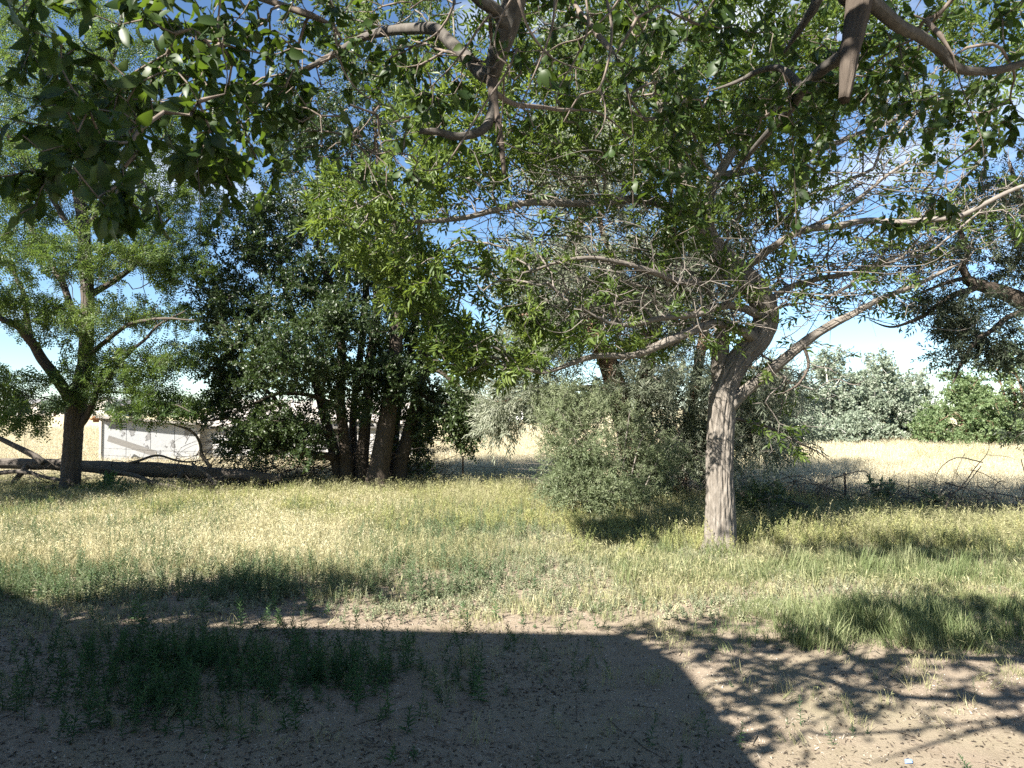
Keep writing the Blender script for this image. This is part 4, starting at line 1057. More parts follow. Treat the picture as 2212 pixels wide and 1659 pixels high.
def s_under(r):
    x = r.uniform(1.2, 5.6); y = 17.6 + r.normal() * .6
    return np.array((x, y, abs(r.normal()) * .7 + .1)), np.array((r.normal(), .4 * r.normal(), .5 + r.normal() * .6))
tangle('willow_twigs', 'grey dead twigs tangled under the willow trunks', 330, s_under, 55, 'twig_grey', (.002, .008), (.6, 2.0))

zones = [((1400, 640, 11.1), 300, 100, 1.3, .34), ((1250, 480, 10.8), 280, 110, 1.2, .2), ((1800, 580, 11.9), 240, 90, 1.2, .2), ((1950, 380, 11.6), 260, 150, 1.4, .16), ((1660, 470, 11.5), 150, 110, 1.0, .10)]
axis_ = P(1590, 640, 11.9)
def s_ash(r):
    z = zones[r.choice(5, p=[a[4] for a in zones])]
    q = r.normal(size=3) * .5; c = P(*z[0]) + q * np.array((W(z[1], 11), z[3], W(z[2], 11)))
    o = c - axis_; o[2] *= .4
    return c, unit(o) + r.normal(size=3) * np.array((.45, .45, .35)) + (0, 0, -.05)
tangle('dead_twigs', None, 520, s_ash, 56, 'twig_grey', (.004, .010), (.6, 2.0), .28, ash.root)
# low timber rail right of the ash trunk
rl = empty('timber_rail', tuple(P(1700, 1100, 15.4) * (1, 1, 0)), 'dark low rotten timber rail on stubby posts just right of the ash trunk', 'rail')
V, F = oriented_box(P(1600, 1062, 15.6), P(1748, 1098, 14.9), .10, .13); put('rail', make_mesh('rail', V, [F], M['dark']), rl)
for u, v, d in ((1662, 1056, 15.25), (1746, 1092, 14.95)):
    p = P(u, v, d); V, F = oriented_box((p[0], d + .11, -.1), (p[0], d + .11, p[2]), .10, .10, (0, 1, 0)); put('post', make_mesh('post', V, [F], M['dark']), rl)

T_low = [twig_tmpl(12, .26, lf_rhomb(.06, .032, .2), rt, (35, 75), .3, flat=.5) for _ in range(4)]
M['leaf_weed'] = leaf_mat('weed leaf', (.035, .080, .030), (.055, .110, .038), (.085, .140, .050), (.14, .26, .05), .28, .5, .3)
def low_shrub(name, u, v, d, hw, hh, label, leafm, tm, seed, n=70, per=1.2, size=(.8, 1.3), stems=4, cat='shrub', group=None):
    b = P(u, v, d); b[2] = 0; r = np.random.default_rng(seed)
    vb = 408 * 2.16 + CAM_H * 711 / d * 2.16
    st = []
    for k in range(stems):
        p2 = b + np.array((r.uniform(-.6, .6) * W(hw, d), r.uniform(-.2, .2), 1.3 * W(hh, d)))
        st.append(((b + (0, 0, -.03), (b + p2) / 2 + r.normal(size=3) * .05, p2), .012))
    c = (u, vb - hh, d)
    return bush(name, b, label, st, [(u, vb - hh * 1.05, d, hw, hh * .8, W(hw, d) * .7, n)], leafm, tm, seed, per, cat, group, size)
low_shrub('elm_sapling', 1655, 1085, 14.3, 62, 52, 'small leafy elm sapling just right of the ash trunk, in front of the pasture', M['leaf_elm'], T_low, 61, 60, 1.6)
low_shrub('leafy_shrub', 235, 1075, 18.3, 48, 28, 'dark green low shrub at the right foot of the locust trunk', M['leaf_weed'], T_low, 62, 70, 1.6)
low_shrub('leafy_shrub', 545, 1010, 21.0, 55, 45, 'pale sunlit shrub between the fallen log and the elm clump', M['leaf_bush'], T_low, 63, 70, 1.5)
low_shrub('leafy_shrub', 905, 1040, 21.3, 40, 36, 'low dark shrub leaning over the old tyre', M['leaf_elm'], T_low, 64, 50, 1.5)
low_shrub('leafy_shrub', 1330, 1070, 19.6, 40, 24, 'low green growth in the shade under the left of the willow', M['leaf_weed'], T_low, 65, 40, 1.5)
low_shrub('leafy_shrub', 1580, 1040, 16.4, 70, 70, 'grey twiggy undergrowth in the shade behind the ash trunk', M['leaf_willow'], T_bush, 66, 90, 1.0)

def thistle(u, v, d, h, label, seed):
    b = P(u, v, d); b[2] = 0; r = np.random.default_rng(seed)
    t = Tree('thistle', b, label, 'thistle', 'thistles along the right fence', seed)
    heads, lv = [], []
    for k in range(5):
        a = r.uniform(0, 6.28); top = b + np.array((math.cos(a) * h * .32 * (k > 0), math.sin(a) * h * .25 * (k > 0), h * r.uniform(.75, 1.0)))
        p0 = b if k == 0 else b + (0, 0, h * r.uniform(.1, .45))
        o, p, q = tube_obj('stem', [p0, (p0 + top) / 2 + r.normal(size=3) * .03, top], [.009, .008, .005], M['leaf_bush'], t.root, 5, .06)
        heads.append(top); lv += [(x, (x - p0)) for x in p[1:-1]]
    for hd in heads:
        th = np.linspace(0, np.pi, 6); pr_ = np.array([.03 * math.sin(x) + .002 for x in th])
        V, F, uv = tube(np.array([hd + (0, 0, -.03 + .06 * i / 5) for i in range(6)]), pr_, 8); put('flower_head', make_mesh('flower_head', V, F, M['leaf_bush'], True), t.root)
    pos = np.repeat(np.array([x for x, _ in lv]), 4, 0); d_ = r.normal(size=(len(pos), 3)) + (0, 0, .25)
    V, F, ti = spray(pos, frames(d_, r), r.uniform(.8, 1.6, len(pos)), [lf_lance(.13, .045, .4, .1)], r)
    o = put('leaves', make_mesh('leaves', V, F, M['leaf_bush'], tint=ti), t.root); o['kind'] = 'stuff'
thistle(1903, 1100, 16.0, .88, 'tall spiny grey green thistle just right of the fence post', 71)
thistle(1697, 1090, 16.2, .75, 'thistle standing beside the end of the low timber rail', 72)
thistle(2018, 1105, 15.2, .66, 'smaller thistle in the brush between the tall thistle and the bare sapling', 73)
thistle(1640, 1085, 17.0, .7, 'thistle half hidden behind the leafy sapling', 74)
dead_branch('bare_sapling', [P(2035, 1125, 14.6) * (1, 1, 0), P(2050, 1080, 14.6), P(2078, 1050, 14.6), P(2100, 1020, 14.6), P(2132, 985, 14.6), P(2140, 960, 14.6)], [.018, .017, .013, .010, .006, .003], 'bare leafless sapling leaning right above the brush pile', 9, 81, 'twig_dark', 'sapling', reach=.3)

# ------------------------------------------------------------------ the tree overhead
nb = np.array((3.3, -1.7, 0.))
near = Tree('overhanging_tree', nb, 'broad leaved tree whose grey limbs and leaves hang into the top of the view', 'tree', None, 37)
fk = [nb + (0, 0, -.2), nb + (0, 0, .1), nb + (-.05, .1, 1.5), nb + (-.1, .3, 3.0), nb + (-.2, .7, 4.3), nb + (-.5, 1.3, 5.2)]
near.limb(fk, [.30, .26, .20, .18, .15, .11], M['bark_near'], 'trunk', 20, .1, None, .04, grow_from=.7)
hub = nb + (-.5, 1.3, 5.2)
def Q(*a): return L(*a)
kn = dict(spacing=.03, jitter=.05)
near.limb([hub, np.array((2.0, .7, 5.5)), np.array((1.2, 2.0, 5.3))] + Q((1135, -110, 3.15), (1115, -30, 3.2), (1100, 40, 3.25), (1078, 110, 3.32), (1060, 165, 3.4)), [.10, .085, .07, .056, .054, .050, .046, .036], M['bark_near'], 'limb', 22, disp=furrow(.006, 5, 1.5, 3), **kn)
near.limb(Q((1062, 165, 3.4), (1040, 160, 3.42), (1010, 130, 3.5), (975, 95, 3.6), (940, 62, 3.7), (890, 62, 3.85), (840, 70, 4.0), (780, 85, 4.2), (700, 130, 4.3), (600, 175, 4.4), (500, 180, 4.4)), [.032, .033, .033, .032, .031, .029, .026, .022, .018, .012, .005], M['bark_near'], 'limb', 18, disp=furrow(.004, 5, 1.5, 9), **kn)
near.limb(Q((1062, 160, 3.4), (1066, 210, 3.38), (1072, 260, 3.36), (1076, 310, 3.34), (1080, 372, 3.32)), [.034, .022, .018, .015, .010], M['twig_dark'], 'dead_branch', 10, **kn)
near.limb(Q((1064, 175, 3.4), (1052, 240, 3.36), (1035, 272, 3.32), (985, 285, 3.3), (940, 275, 3.28), (902, 278, 3.26)), [.026, .024, .022, .019, .017, .012], M['bark_near'], 'dead_branch', 10, **kn)
near.limb(Q((1095, 60, 3.25), (1070, 20, 3.2), (1040, 5, 3.15), (1000, -30, 3.1)), [.035, .030, .026, .02], M['bark_near'], 'limb', 12, **kn)
near.limb(Q((1068, 200, 3.38), (1120, 225, 3.6), (1200, 240, 3.9), (1290, 250, 4.2), (1360, 300, 4.5)), [.016, .013, .011, .008, .003], M['twig_near'], 'branch', 8, **kn)
near.limb([hub, np.array((2.6, 1.6, 5.6)), np.array((2.3, 2.6, 5.2))] + Q((1872, -90, 3.2), (1855, 0, 3.22), (1842, 60, 3.22), (1832, 100, 3.2), (1824, 150, 3.18), (1816, 212, 3.15)), [.09, .08, .075, .07, .060, .050, .042, .034, .022], M['bark_elm'], 'limb', 20, disp=furrow(.006, 5, 2, 1), **kn)
near.limb(Q((1840, 70, 3.22), (1812, 112, 3.35), (1770, 145, 3.5), (1735, 190, 3.65), (1715, 232, 3.8), (1680, 270, 4.0), (1640, 310, 4.3), (1590, 370, 4.7), (1540, 420, 5.2)), [.034, .030, .028, .026, .023, .019, .015, .010, .004], M['bark_near'], 'limb', 18, disp=furrow(.004, 5, 1.5, 6), **kn)
near.limb(Q((1735, 195, 3.65), (1710, 168, 3.7), (1680, 150, 3.75), (1640, 155, 3.8), (1600, 170, 3.9), (1540, 185, 4.0)), [.022, .020, .018, .015, .011, .005], M['bark_near'], 'branch', 10, **kn)
near.limb(Q((1800, -120, 3.4), (1768, 0, 3.5), (1740, 50, 3.6), (1700, 110, 3.8)), [.03, .026, .020, .008], M['bark_near'], 'branch', 10, **kn)
near.limb(Q((1868, -60, 3.2), (1885, 0, 3.25), (1920, 40, 3.3), (1955, 68, 3.4), (1995, 78, 3.5), (2040, 100, 3.6), (2080, 140, 3.65), (2130, 152, 3.7), (2180, 150, 3.7), (2260, 130, 3.7), (2380, 120, 3.7)), [.045, .036, .032, .030, .027, .025, .022, .021, .020, .016, .006], M['bark_near'], 'limb', 18, disp=furrow(.004, 5, 1.5, 6), **kn)
near.limb([hub, np.array((1.6, 1.2, 5.6)), np.array((.2, 1.4, 5.3)), np.array((-.9, 1.8, 4.9)), np.array((-1.7, 2.4, 4.95)), np.array((-2.5, 3.1, 5.0))], [.08, .06, .05, .04, .03, .01], M['bark_near'], 'limb', 12, .06, None, .04)
near.limb([np.array((.2, 1.4, 5.3)), np.array((-.5, 1.5, 4.4)), np.array((-.85, 1.55, 3.9))], [.03, .02, .008], M['bark_near'], 'branch', 8, .05, None, .03)
near.limb([hub, np.array((3.6, .8, 6.4)), np.array((4.3, 2.0, 7.0)), np.array((5.0, 3.4, 7.2))], [.09, .07, .05, .02], M['bark_near'], 'limb', 10, .1, None, .05)
near.limb([hub, np.array((2.6, 1.9, 6.3)), np.array((1.6, 3.6, 7.0)), np.array((.6, 5.6, 7.3))], [.09, .07, .05, .02], M['bark_near'], 'limb', 10, .1, None, .05)
near.limb([hub, np.array((2.2, .3, 6.5)), np.array((1.2, 1.2, 7.2)), np.array((.2, 2.4, 7.4))], [.09, .07, .05, .02], M['bark_near'], 'limb', 10, .1, None, .05)
near.limb([hub, np.array((2.9, -.8, 6.6)), np.array((2.2, -1.6, 7.2)), np.array((1.2, -2.2, 7.6))], [.08, .06, .04, .02], M['bark_near'], 'limb', 10, .1, None, .05)
for pts, r0, m_ in (
    (((722, 55, 2.9), (728, 95, 2.9), (748, 150, 2.92), (780, 195, 2.95), (822, 225, 3.0)), .008, 'twig_near'),
    (((478, -20, 2.2), (470, 50, 2.2), (484, 110, 2.2), (492, 150, 2.2), (488, 196, 2.2)), .005, 'twig_near'),
    (((1118, 105, 3.0), (1080, 170, 2.98), (1045, 225, 2.96), (1010, 285, 2.95), (975, 345, 2.95), (952, 372, 2.95), (912, 374, 2.95)), .008, 'twig_near'),
    (((1115, -20, 3.0), (1085, 30, 3.0), (1072, 80, 3.0), (1082, 120, 3.0), (1108, 140, 3.0), (1100, 175, 3.0)), .008, 'twig_near'),
    (((1120, 0, 3.0), (1150, 70, 3.05), (1185, 125, 3.1), (1225, 150, 3.2), (1265, 162, 3.3)), .009, 'twig_near'),
    (((1200, -20, 2.9), (1186, 60, 2.9), (1165, 120, 2.92), (1140, 180, 2.95), (1110, 250, 3.0)), .008, 'twig_near'),
    (((1305, -20, 2.7), (1316, 50, 2.7), (1312, 130, 2.7), (1295, 190, 2.7), (1262, 200, 2.7), (1228, 262, 2.72)), .009, 'twig_near'),
    (((1295, 190, 2.7), (1303, 235, 2.7), (1296, 275, 2.7), (1278, 300, 2.7)), .006, 'twig_near'),
    (((1265, -20, 3.0), (1270, 60, 3.0), (1245, 130, 3.05), (1215, 190, 3.1), (1208, 240, 3.1)), .008, 'twig_near'),
    (((1060, 30, 3.1), (1025, 70, 3.1), (995, 115, 3.1), (960, 160, 3.15), (920, 200, 3.2)), .009, 'twig_near'),
    (((1350, -20, 3.1), (1300, 30, 3.1), (1255, 80, 3.1), (1200, 100, 3.1), (1150, 140, 3.1)), .008, 'twig_near'),
    (((1460, -20, 2.6), (1476, 25, 2.6), (1492, 60, 2.6), (1485, 110, 2.6)), .005, 'twig_near'),
    (((980, 10, 3.1), (965, 60, 3.1), (940, 90, 3.1), (900, 110, 3.15), (850, 120, 3.2)), .008, 'twig_near'),
    (((822, 225, 3.0), (800, 260, 3.0), (770, 300, 3.05), (800, 340, 3.05), (830, 400, 3.05)), .005, 'twig_near'),
    (((1330, 120, 4.0), (1360, 220, 4.0), (1368, 330, 4.0), (1366, 450, 4.0), (1368, 600, 4.0)), .005, 'twig_dark'),
    (((1940, 80, 3.4), (1965, 160, 3.4), (1990, 250, 3.4), (2030, 330, 3.4)), .005, 'twig_dark'),
    (((1650, 40, 3.6), (1700, 180, 3.6), (1710, 330, 3.6), (1715, 470, 3.6), (1716, 560, 3.6)), .005, 'twig_dark'),
    (((2060, 120, 3.6), (2085, 220, 3.6), (2110, 300, 3.6), (2120, 400, 3.6)), .005, 'twig_dark'),
    (((420, 60, 2.4), (425, 200, 2.4), (420, 330, 2.4), (428, 430, 2.4), (432, 510, 2.4)), .004, 'twig_dark')):
    k = len(pts); near.limb(Q(*pts), list(np.linspace(r0 * .72, r0 * .3, k)), M[m_], 'twig', 7, .03, None, .045, attach=False)
NA = blobs([(330, 100, 2.3, 270, 140, .55, 42), (300, 250, 2.7, 240, 120, .6, 46), (560, 60, 2.9, 300, 120, .7, 90), (620, 220, 3.0, 250, 140, .6, 110), (770, 310, 3.2, 130, 120, .5, 44), (80, 360, 2.0, 80, 120, .3, 12), (270, 430, 1.8, 70, 60, .2, 8), (480, 380, 2.8, 120, 90, .4, 26), (880, 330, 3.4, 90, 90, .4, 22), (200, 300, 1.9, 110, 130, .3, 20),
            (850, 90, 3.6, 220, 120, .6, 70), (1250, 50, 4.4, 250, 100, .7, 70), (1560, 80, 4.6, 240, 130, .8, 80), (1650, 220, 4.6, 180, 120, .7, 50), (1850, 220, 4.6, 200, 120, .8, 55), (2000, 40, 4.0, 240, 90, .8, 60), (2120, 250, 4.4, 110, 150, .7, 35),
            (130, 200, 3.4, 130, 200, .5, 25), (440, 300, 2.3, 70, 140, .25, 16), (1420, 200, 4.8, 160, 130, .6, 30), (950, 230, 3.8, 140, 90, .5, 30), (60, 60, 1.7, 60, 100, .2, 6), (1900, 480, 4.2, 150, 60, .4, 14), (1480, 430, 4.6, 90, 90, .4, 14)], near.rng, .6)
NAu = np.concatenate([np.array(c) + unit(near.rng.normal(size=(n, 3))) * near.rng.random((n, 1)) ** .45 * np.array(s) for c, s, n in
                      (((-1.2, 1.9, 5.0), (1.2, 1.0, .5), 110), ((-.9, 1.2, 6.7), (2.0, 1.6, .8), 150), ((1.0, .6, 7.2), (1.6, 1.4, .7), 70), ((-2.1, 3.1, 5.1), (.9, .8, .45), 70), ((-2.9, 2.9, 5.3), (.9, .7, .45), 60), ((1.4, 5.8, 6.9), (2.2, .9, .6), 190), ((.5, 3.2, 5.7), (2.1, .8, .6), 100), ((0.2, 5.8, 7.0), (2.6, 1.1, .7), 240), ((.6, 1.0, 5.3), (1.3, 1.0, .5), 50), ((4.4, 2.6, 6.6), (1.8, 1.8, 1.0), 60), ((1.6, -1.2, 6.4), (1.8, 1.3, 1.2), 40), ((3.2, .8, 7.4), (2.2, 2.0, .8), 50), ((3.9, 1.2, 5.4), (1.2, 1.0, .8), 30))])  # unseen leaf masses added above the view to shade limbs and yard
# leafy strands that hang straight down
for u, v0, v1, d in ((1368, 250, 430, 4.0), (690, 250, 400, 2.9), (850, 330, 430, 2.9), (250, 420, 480, 1.9), (1716, 300, 540, 3.6), (2115, 280, 420, 3.6), (2020, 250, 360, 3.4)):
    NA = np.vstack((NA, [P(u + near.rng.normal() * 12, v, d) for v in np.linspace(v0, v1, 5)]))
NA = np.vstack((NA, blobs([(1130, 160, 3.15, 230, 200, .35, 90), (1800, 200, 3.6, 220, 220, .4, 50), (1450, 250, 4.0, 160, 200, .5, 40)], near.rng, .6)))
near.grow(np.vstack((NA, NAu)), .22, .10, .12, .03, .0022, 2.5, .02)
near.twig_mesh('twigs', M['twig_near'], 6, 5, .006)
lt = []
for k in range(10):
    r = np.random.default_rng(200 + k); lt.append(lf_ovate(.078, .042, r.uniform(.05, .5), r.uniform(.1, .4), r.uniform(-.03, .03)))
cz = P(1130, 170, 3.2)
def near_keep(N, r=np.random.default_rng(4)):
    tng = (np.abs(N[:, 0] - cz[0]) < 1.0) & (np.abs(N[:, 1] - 3.1) < .5) & (np.abs(N[:, 2] - cz[2]) < .95)
    return ~tng | (r.random(len(N)) < .2)
pos, dr = near.leaf_sites(4.6, rmax=.0045, keep=near_keep)
order = near.rng.random(len(pos))
up = (pos[:, 2] > 5.2) | (pos[:, 1] < .3)
keep = ~up | (order < .8)
front = (pos[:, 1] > .3) & (np.abs(pos[:, 0]) < pos[:, 1] * .8) & (np.linalg.norm(pos - (0, 0, CAM_H), axis=1) < 1.15)
keep &= ~front
pos, dr = pos[keep], dr[keep]
dd = unit(.55 * dr + .75 * near.rng.normal(size=dr.shape) + (0, 0, -.75))
Rm = frames(dd, near.rng); sc = near.rng.uniform(.45, 1.0, len(pos)); sc = np.where(pos[:, 2] > 5.0, sc * 1.9, sc); tb = np.clip(near.rng.normal(.45, .28, len(pos)), 0, 1)  # leaves high above the view are enlarged to cast heavier shade
rel = pos - (0, 0, CAM_H)
inv = (rel[:, 1] > .4) & (np.abs(rel[:, 0]) < rel[:, 1] * .74) & (rel[:, 2] < rel[:, 1] * .60)
size = np.where(inv, sc / np.maximum(rel[:, 1], .4), 0)
big = np.argsort(-size)[:296]; rest = np.setdiff1d(np.arange(len(pos)), big)
vis = rest[inv[rest]]; hid = rest[~inv[rest]]
V1, F1, t1 = spray(pos[vis], Rm[vis], sc[vis], lt, near.rng, .05, tb[vis])
V2, F2, t2 = spray(pos[hid], Rm[hid], sc[hid], [lf_lance(.085, .042, .3, .2)], near.rng, .05, tb[hid])
V, F, ti = np.concatenate((V1, V2)), [F1[0], F2[0] + len(V1)], np.concatenate((t1, t2))
o = put('crown', make_mesh('crown', V, F, M['leaf_near'], smooth=True, tint=ti), near.root); o['kind'] = 'stuff'
from mathutils import Matrix
tints = (.1, .4, .75)
lme = [[make_mesh('leaf', v, f, M['leaf_near'], True, tint=np.full(len(f[0]), tt)) for tt in tints] for v, f in lt]
for i in big:
    me = lme[near.rng.integers(len(lt))][int(np.argmin(np.abs(np.array(tints) - tb[i])))]
    ob = bpy.data.objects.new('leaf', me); C.objects.link(ob); ob.parent = near.root
    m4 = np.eye(4); m4[:3, :3] = Rm[i] * sc[i]; m4[:3, 3] = pos[i] - nb
    ob.matrix_local = Matrix(m4.tolist())

# ------------------------------------------------------------------ grasses, weeds and litter on the ground
def blade_tuft(n, h, w_, spread, lean, r, head=0.0, hw=.012, hvar=.5):
    quads, tris, V = [], [], []
    for i in range(n):
        a = r.uniform(0, 6.28); b = np.array((r.normal() * spread, r.normal() * spread, 0)); hh = h * r.uniform(1 - hvar, 1)
        d = np.array((math.cos(a), math.sin(a), 0)); s = np.array((-d[1], d[0], 0)) ; le = lean * r.uniform(.2, 1.3)
        k = len(V)
        for t, ww in ((0, 1), (.45, .8), (.8, .45)):
            c = b + d * le * hh * t * t + (0, 0, hh * t * (1 - .25 * le * t)); V += [c - s * w_ * ww / 2, c + s * w_ * ww / 2]
        tip = b + d * le * hh + (0, 0, hh * (1 - .25 * le)); V.append(tip)
        quads += [(k, k + 1, k + 3, k + 2), (k + 2, k + 3, k + 5, k + 4)]; tris.append((k + 4, k + 5, k + 6))
        if r.random() < head:
            k = len(V); q = d * .03 * r.uniform(0, 1.6) + (0, 0, .05 * r.uniform(-.5, 1.2)) + s * r.normal() * .02; s2 = unit(r.normal(size=3)) * hw
            V += [tip - q * .3, tip + q * .4 + s2, tip + q * 1.3, tip + q * .4 - s2]; quads.append((k, k + 1, k + 2, k + 3))
    return np.array(V), [np.array(quads), np.array(tris)]
def weed_tmpl(r, h=.22, nl=22, leaf=None):
    leaf = leaf or lf_lance(.06, .014, .3, .2); parts = []
    st = []
    for i in range(nl):
        t = (i + 2) / (nl + 1); a = i * 2.4 + r.normal() * .3; el = .2 + .8 * t
        V, F = leaf; Qm = rot_to((math.cos(a) * math.cos(el), math.sin(a) * math.cos(el), math.sin(el)), roll=r.normal() * .3)
        parts.append((V @ Qm.T * (1.25 - .75 * t) * r.uniform(.8, 1.2) + (0, 0, h * t), F[0]))
    V, F, _ = tube(np.array([(0, 0, -.01), (.004, 0, h * .5), (0, 0, h * 1.0)]), np.array((.003, .0025, .001)), 3); parts.append((V, F[0]))
    return merge(parts)
def spike_tmpl(r, h=.5, n=5):
    """pale flowering weed stalks"""
    parts = []
    for i in range(n):
        b = np.array((r.normal() * .06, r.normal() * .06, 0)); hh = h * r.uniform(.6, 1); le = r.normal(size=2) * .06
        V, F, _ = tube(np.array([b, b + (le[0], le[1], hh * .6), b + (le[0] * 2, le[1] * 2, hh)]), np.array((.003, .002, .001)), 3); parts.append((V, F[0]))
        for k in range(16):
            t = .3 + .7 * k / 15; a = r.uniform(0, 6.28); c = b + (le[0] * 2 * t, le[1] * 2 * t, hh * t)
            V, F = lf_rhomb(.045 * (1.25 - t * .6), .014, .2); parts.append((V @ rot_to((math.cos(a), math.sin(a), .7), roll=r.normal()).T + c, F[0]))
    return merge(parts)

def scatter(name, label, pts, tmpls, mat, scale, tilt=.12, seed=0, kind='stuff'):
    r = np.random.default_rng(seed); n = len(pts)
    me = bpy.data.meshes.new(name); me.vertices.add(n); me.vertices.foreach_set('co', np.asarray(pts, np.float32).ravel())
    rot = np.stack((r.normal(size=n) * tilt, r.normal(size=n) * tilt, r.uniform(0, 6.283, n)), -1).astype(np.float32)
    a = me.attributes.new('rot', 'FLOAT_VECTOR', 'POINT'); a.data.foreach_set('vector', rot.ravel())
    a = me.attributes.new('scl', 'FLOAT', 'POINT'); a.data.foreach_set('value', (r.uniform(scale[0], scale[1], n) if len(scale) == 2 else scale).astype(np.float32))
    a = me.attributes.new('idx', 'INT', 'POINT'); a.data.foreach_set('value', r.integers(len(tmpls), size=n).astype(np.int32))
    ob = bpy.data.objects.new(name, me); C.objects.link(ob); tag(ob, label, None, None, kind)
    ng = bpy.data.node_groups.new(name + ' spread', 'GeometryNodeTree')
    ng.interface.new_socket('Geometry', in_out='INPUT', socket_type='NodeSocketGeometry'); ng.interface.new_socket('Geometry', in_out='OUTPUT', socket_type='NodeSocketGeometry')
    N, K = ng.nodes, ng.links
    gi = N.new('NodeGroupInput'); go = N.new('NodeGroupOutput'); iop = N.new('GeometryNodeInstanceOnPoints'); gti = N.new('GeometryNodeGeometryToInstance')
    for k, (v, f) in enumerate(tmpls):
        tme = make_mesh(name + ' sprig', v, f, mat)
        to = bpy.data.objects.new(name + ' sprig', tme)
        oi = N.new('GeometryNodeObjectInfo'); oi.inputs['Object'].default_value = to; oi.inputs['As Instance'].default_value = False
        K.new(oi.outputs['Geometry'], gti.inputs[0])
    def att(nm, ty):
        x = N.new('GeometryNodeInputNamedAttribute'); x.data_type = ty; x.inputs['Name'].default_value = nm; return x.outputs[0]
    K.new(gi.outputs[0], iop.inputs['Points']); K.new(gti.outputs[0], iop.inputs['Instance']); iop.inputs['Pick Instance'].default_value = True
    K.new(att('idx', 'INT'), iop.inputs['Instance Index']); K.new(att('rot', 'FLOAT_VECTOR'), iop.inputs['Rotation']); K.new(att('scl', 'FLOAT'), iop.inputs['Scale'])
    K.new(iop.outputs[0], go.inputs[0])
    md = ob.modifiers.new('spread', 'NODES'); md.node_group = ng
    return ob

def sample(n, x0, x1, y0, y1, dens, seed, z=True):
    r = np.random.default_rng(seed); out = []; tot = 0
    for _ in range(30):
        X = r.uniform(x0, x1, n * 2); Y = r.uniform(y0, y1, n * 2)
        k = (r.random(n * 2) < dens(X, Y)) & (np.abs(X) < Y * .80 + 1.5)
        q = np.stack((X[k], Y[k], gh(X[k], Y[k]) + .025 if z else 0 * X[k] - .04), -1); out.append(q); tot += len(q)
        if tot >= n: break
    return np.concatenate(out)[:n]
def ss(a, b, x): t = np.clip((x - a) / (b - a), 0, 1); return t * t * (3 - 2 * t)
def patch(x, y, s, seed, lo=.4, hi=.6): return ss(lo, hi, fbm(x * s + seed * 13.7, y * s + seed * 5.1, 0, 3))

gm = lambda nm, a, b, c, t, tm=.3: leaf_mat(nm, a, b, c, t, tm, .6, .2, True)
M['dry'] = gm('dry brome grass', (.35, .315, .17), (.46, .42, .25), (.57, .535, .37), (.45, .41, .22))
M['dry_green'] = gm('half dry grass', (.19, .195, .095), (.27, .265, .135), (.40, .365, .215), (.34, .34, .14))
M['green'] = gm('green grass', (.095, .125, .050), (.150, .180, .078), (.26, .27, .145), (.26, .33, .10))
M['low'] = gm('low ground cover', (.160, .190, .115), (.270, .280, .180), (.42, .40, .27), (.28, .30, .13))
M['weedg'] = gm('weed leaf green', (.032, .072, .034), (.048, .100, .040), (.075, .130, .050), (.12, .24, .05))
M['front_weed'] = gm('sunlit tone weed', (.075, .115, .055), (.115, .155, .080), (.19, .215, .125), (.20, .30, .09))  # paler lit copy of the weed green; sunlight put into the colour
M['pale_weed'] = gm('pale weed', (.20, .23, .085), (.28, .29, .115), (.37, .34, .15), (.34, .36, .10))
M['field_dry'] = gm('pasture grass', (.38, .33, .21), (.48, .425, .29), (.56, .51, .375), (.46, .40, .25), .25)
M['litter_pale'] = gm('pale litter', (.18, .145, .11), (.30, .25, .195), (.46, .41, .34), (.2, .15, .1), .1)
M['litter_dark'] = gm('dark litter', (.030, .024, .018), (.062, .049, .037), (.15, .118, .088), (.1, .07, .04), .1)

rg = np.random.default_rng(77)
T_dry = [blade_tuft(22, .48, .0055, .085, .35, rg, .85, .0065) for _ in range(5)]
T_short = [blade_tuft(14, .20, .006, .06, .5, rg, .3, .006) for _ in range(4)]
T_green = [blade_tuft(18, .26, .0075, .06, .55, rg) for _ in range(4)]
T_tall_g = [blade_tuft(34, .44, .009, .09, .5, rg) for _ in range(3)]
T_lowc = [weed_tmpl(rg, r_h, 12, lf_rhomb(.030, .014, .2)) for r_h in (.05, .07, .09, .06)]
T_weed = [weed_tmpl(rg, h_, 24) for h_ in (.20, .26, .16, .30)]
T_spk = [spike_tmpl(rg, h_) for h_ in (.45, .55, .38)]
T_field = [blade_tuft(30, .55, .010, .22, .45, rg, .5, .012) for _ in range(4)]
def strip(L_, w_, c):
    V = []; 
    for t in (-.5, 0, .5): V += [(t * L_, -w_ / 2 * (1 - abs(t)), c * L_ * (1 - 4 * t * t) + .004), (t * L_, w_ / 2 * (1 - abs(t)), c * L_ * (1 - 4 * t * t) + .004)]
    return np.array(V), [np.array([(0, 2, 3, 1), (2, 4, 5, 3)])]
T_lit = [strip(.035, .012, .25), strip(.05, .010, .15), strip(.028, .014, .35), strip(.07, .006, .1)]
def twiglet(Ln, r): V, F, _ = tube(np.array([(-Ln / 2, 0, .006), (0, r.normal() * .02, .012), (Ln / 2, r.normal() * .03, .008)]), np.array((.004, .003, .0015)), 3); return V, [F[0]]
T_tw = [twiglet(.12, rg), twiglet(.2, rg), twiglet(.3, rg)]

left = lambda x, y: ss(-1.6, -4.2, x + .6 * (fbm(y * .7, x * 0, 3, 2) - .5))
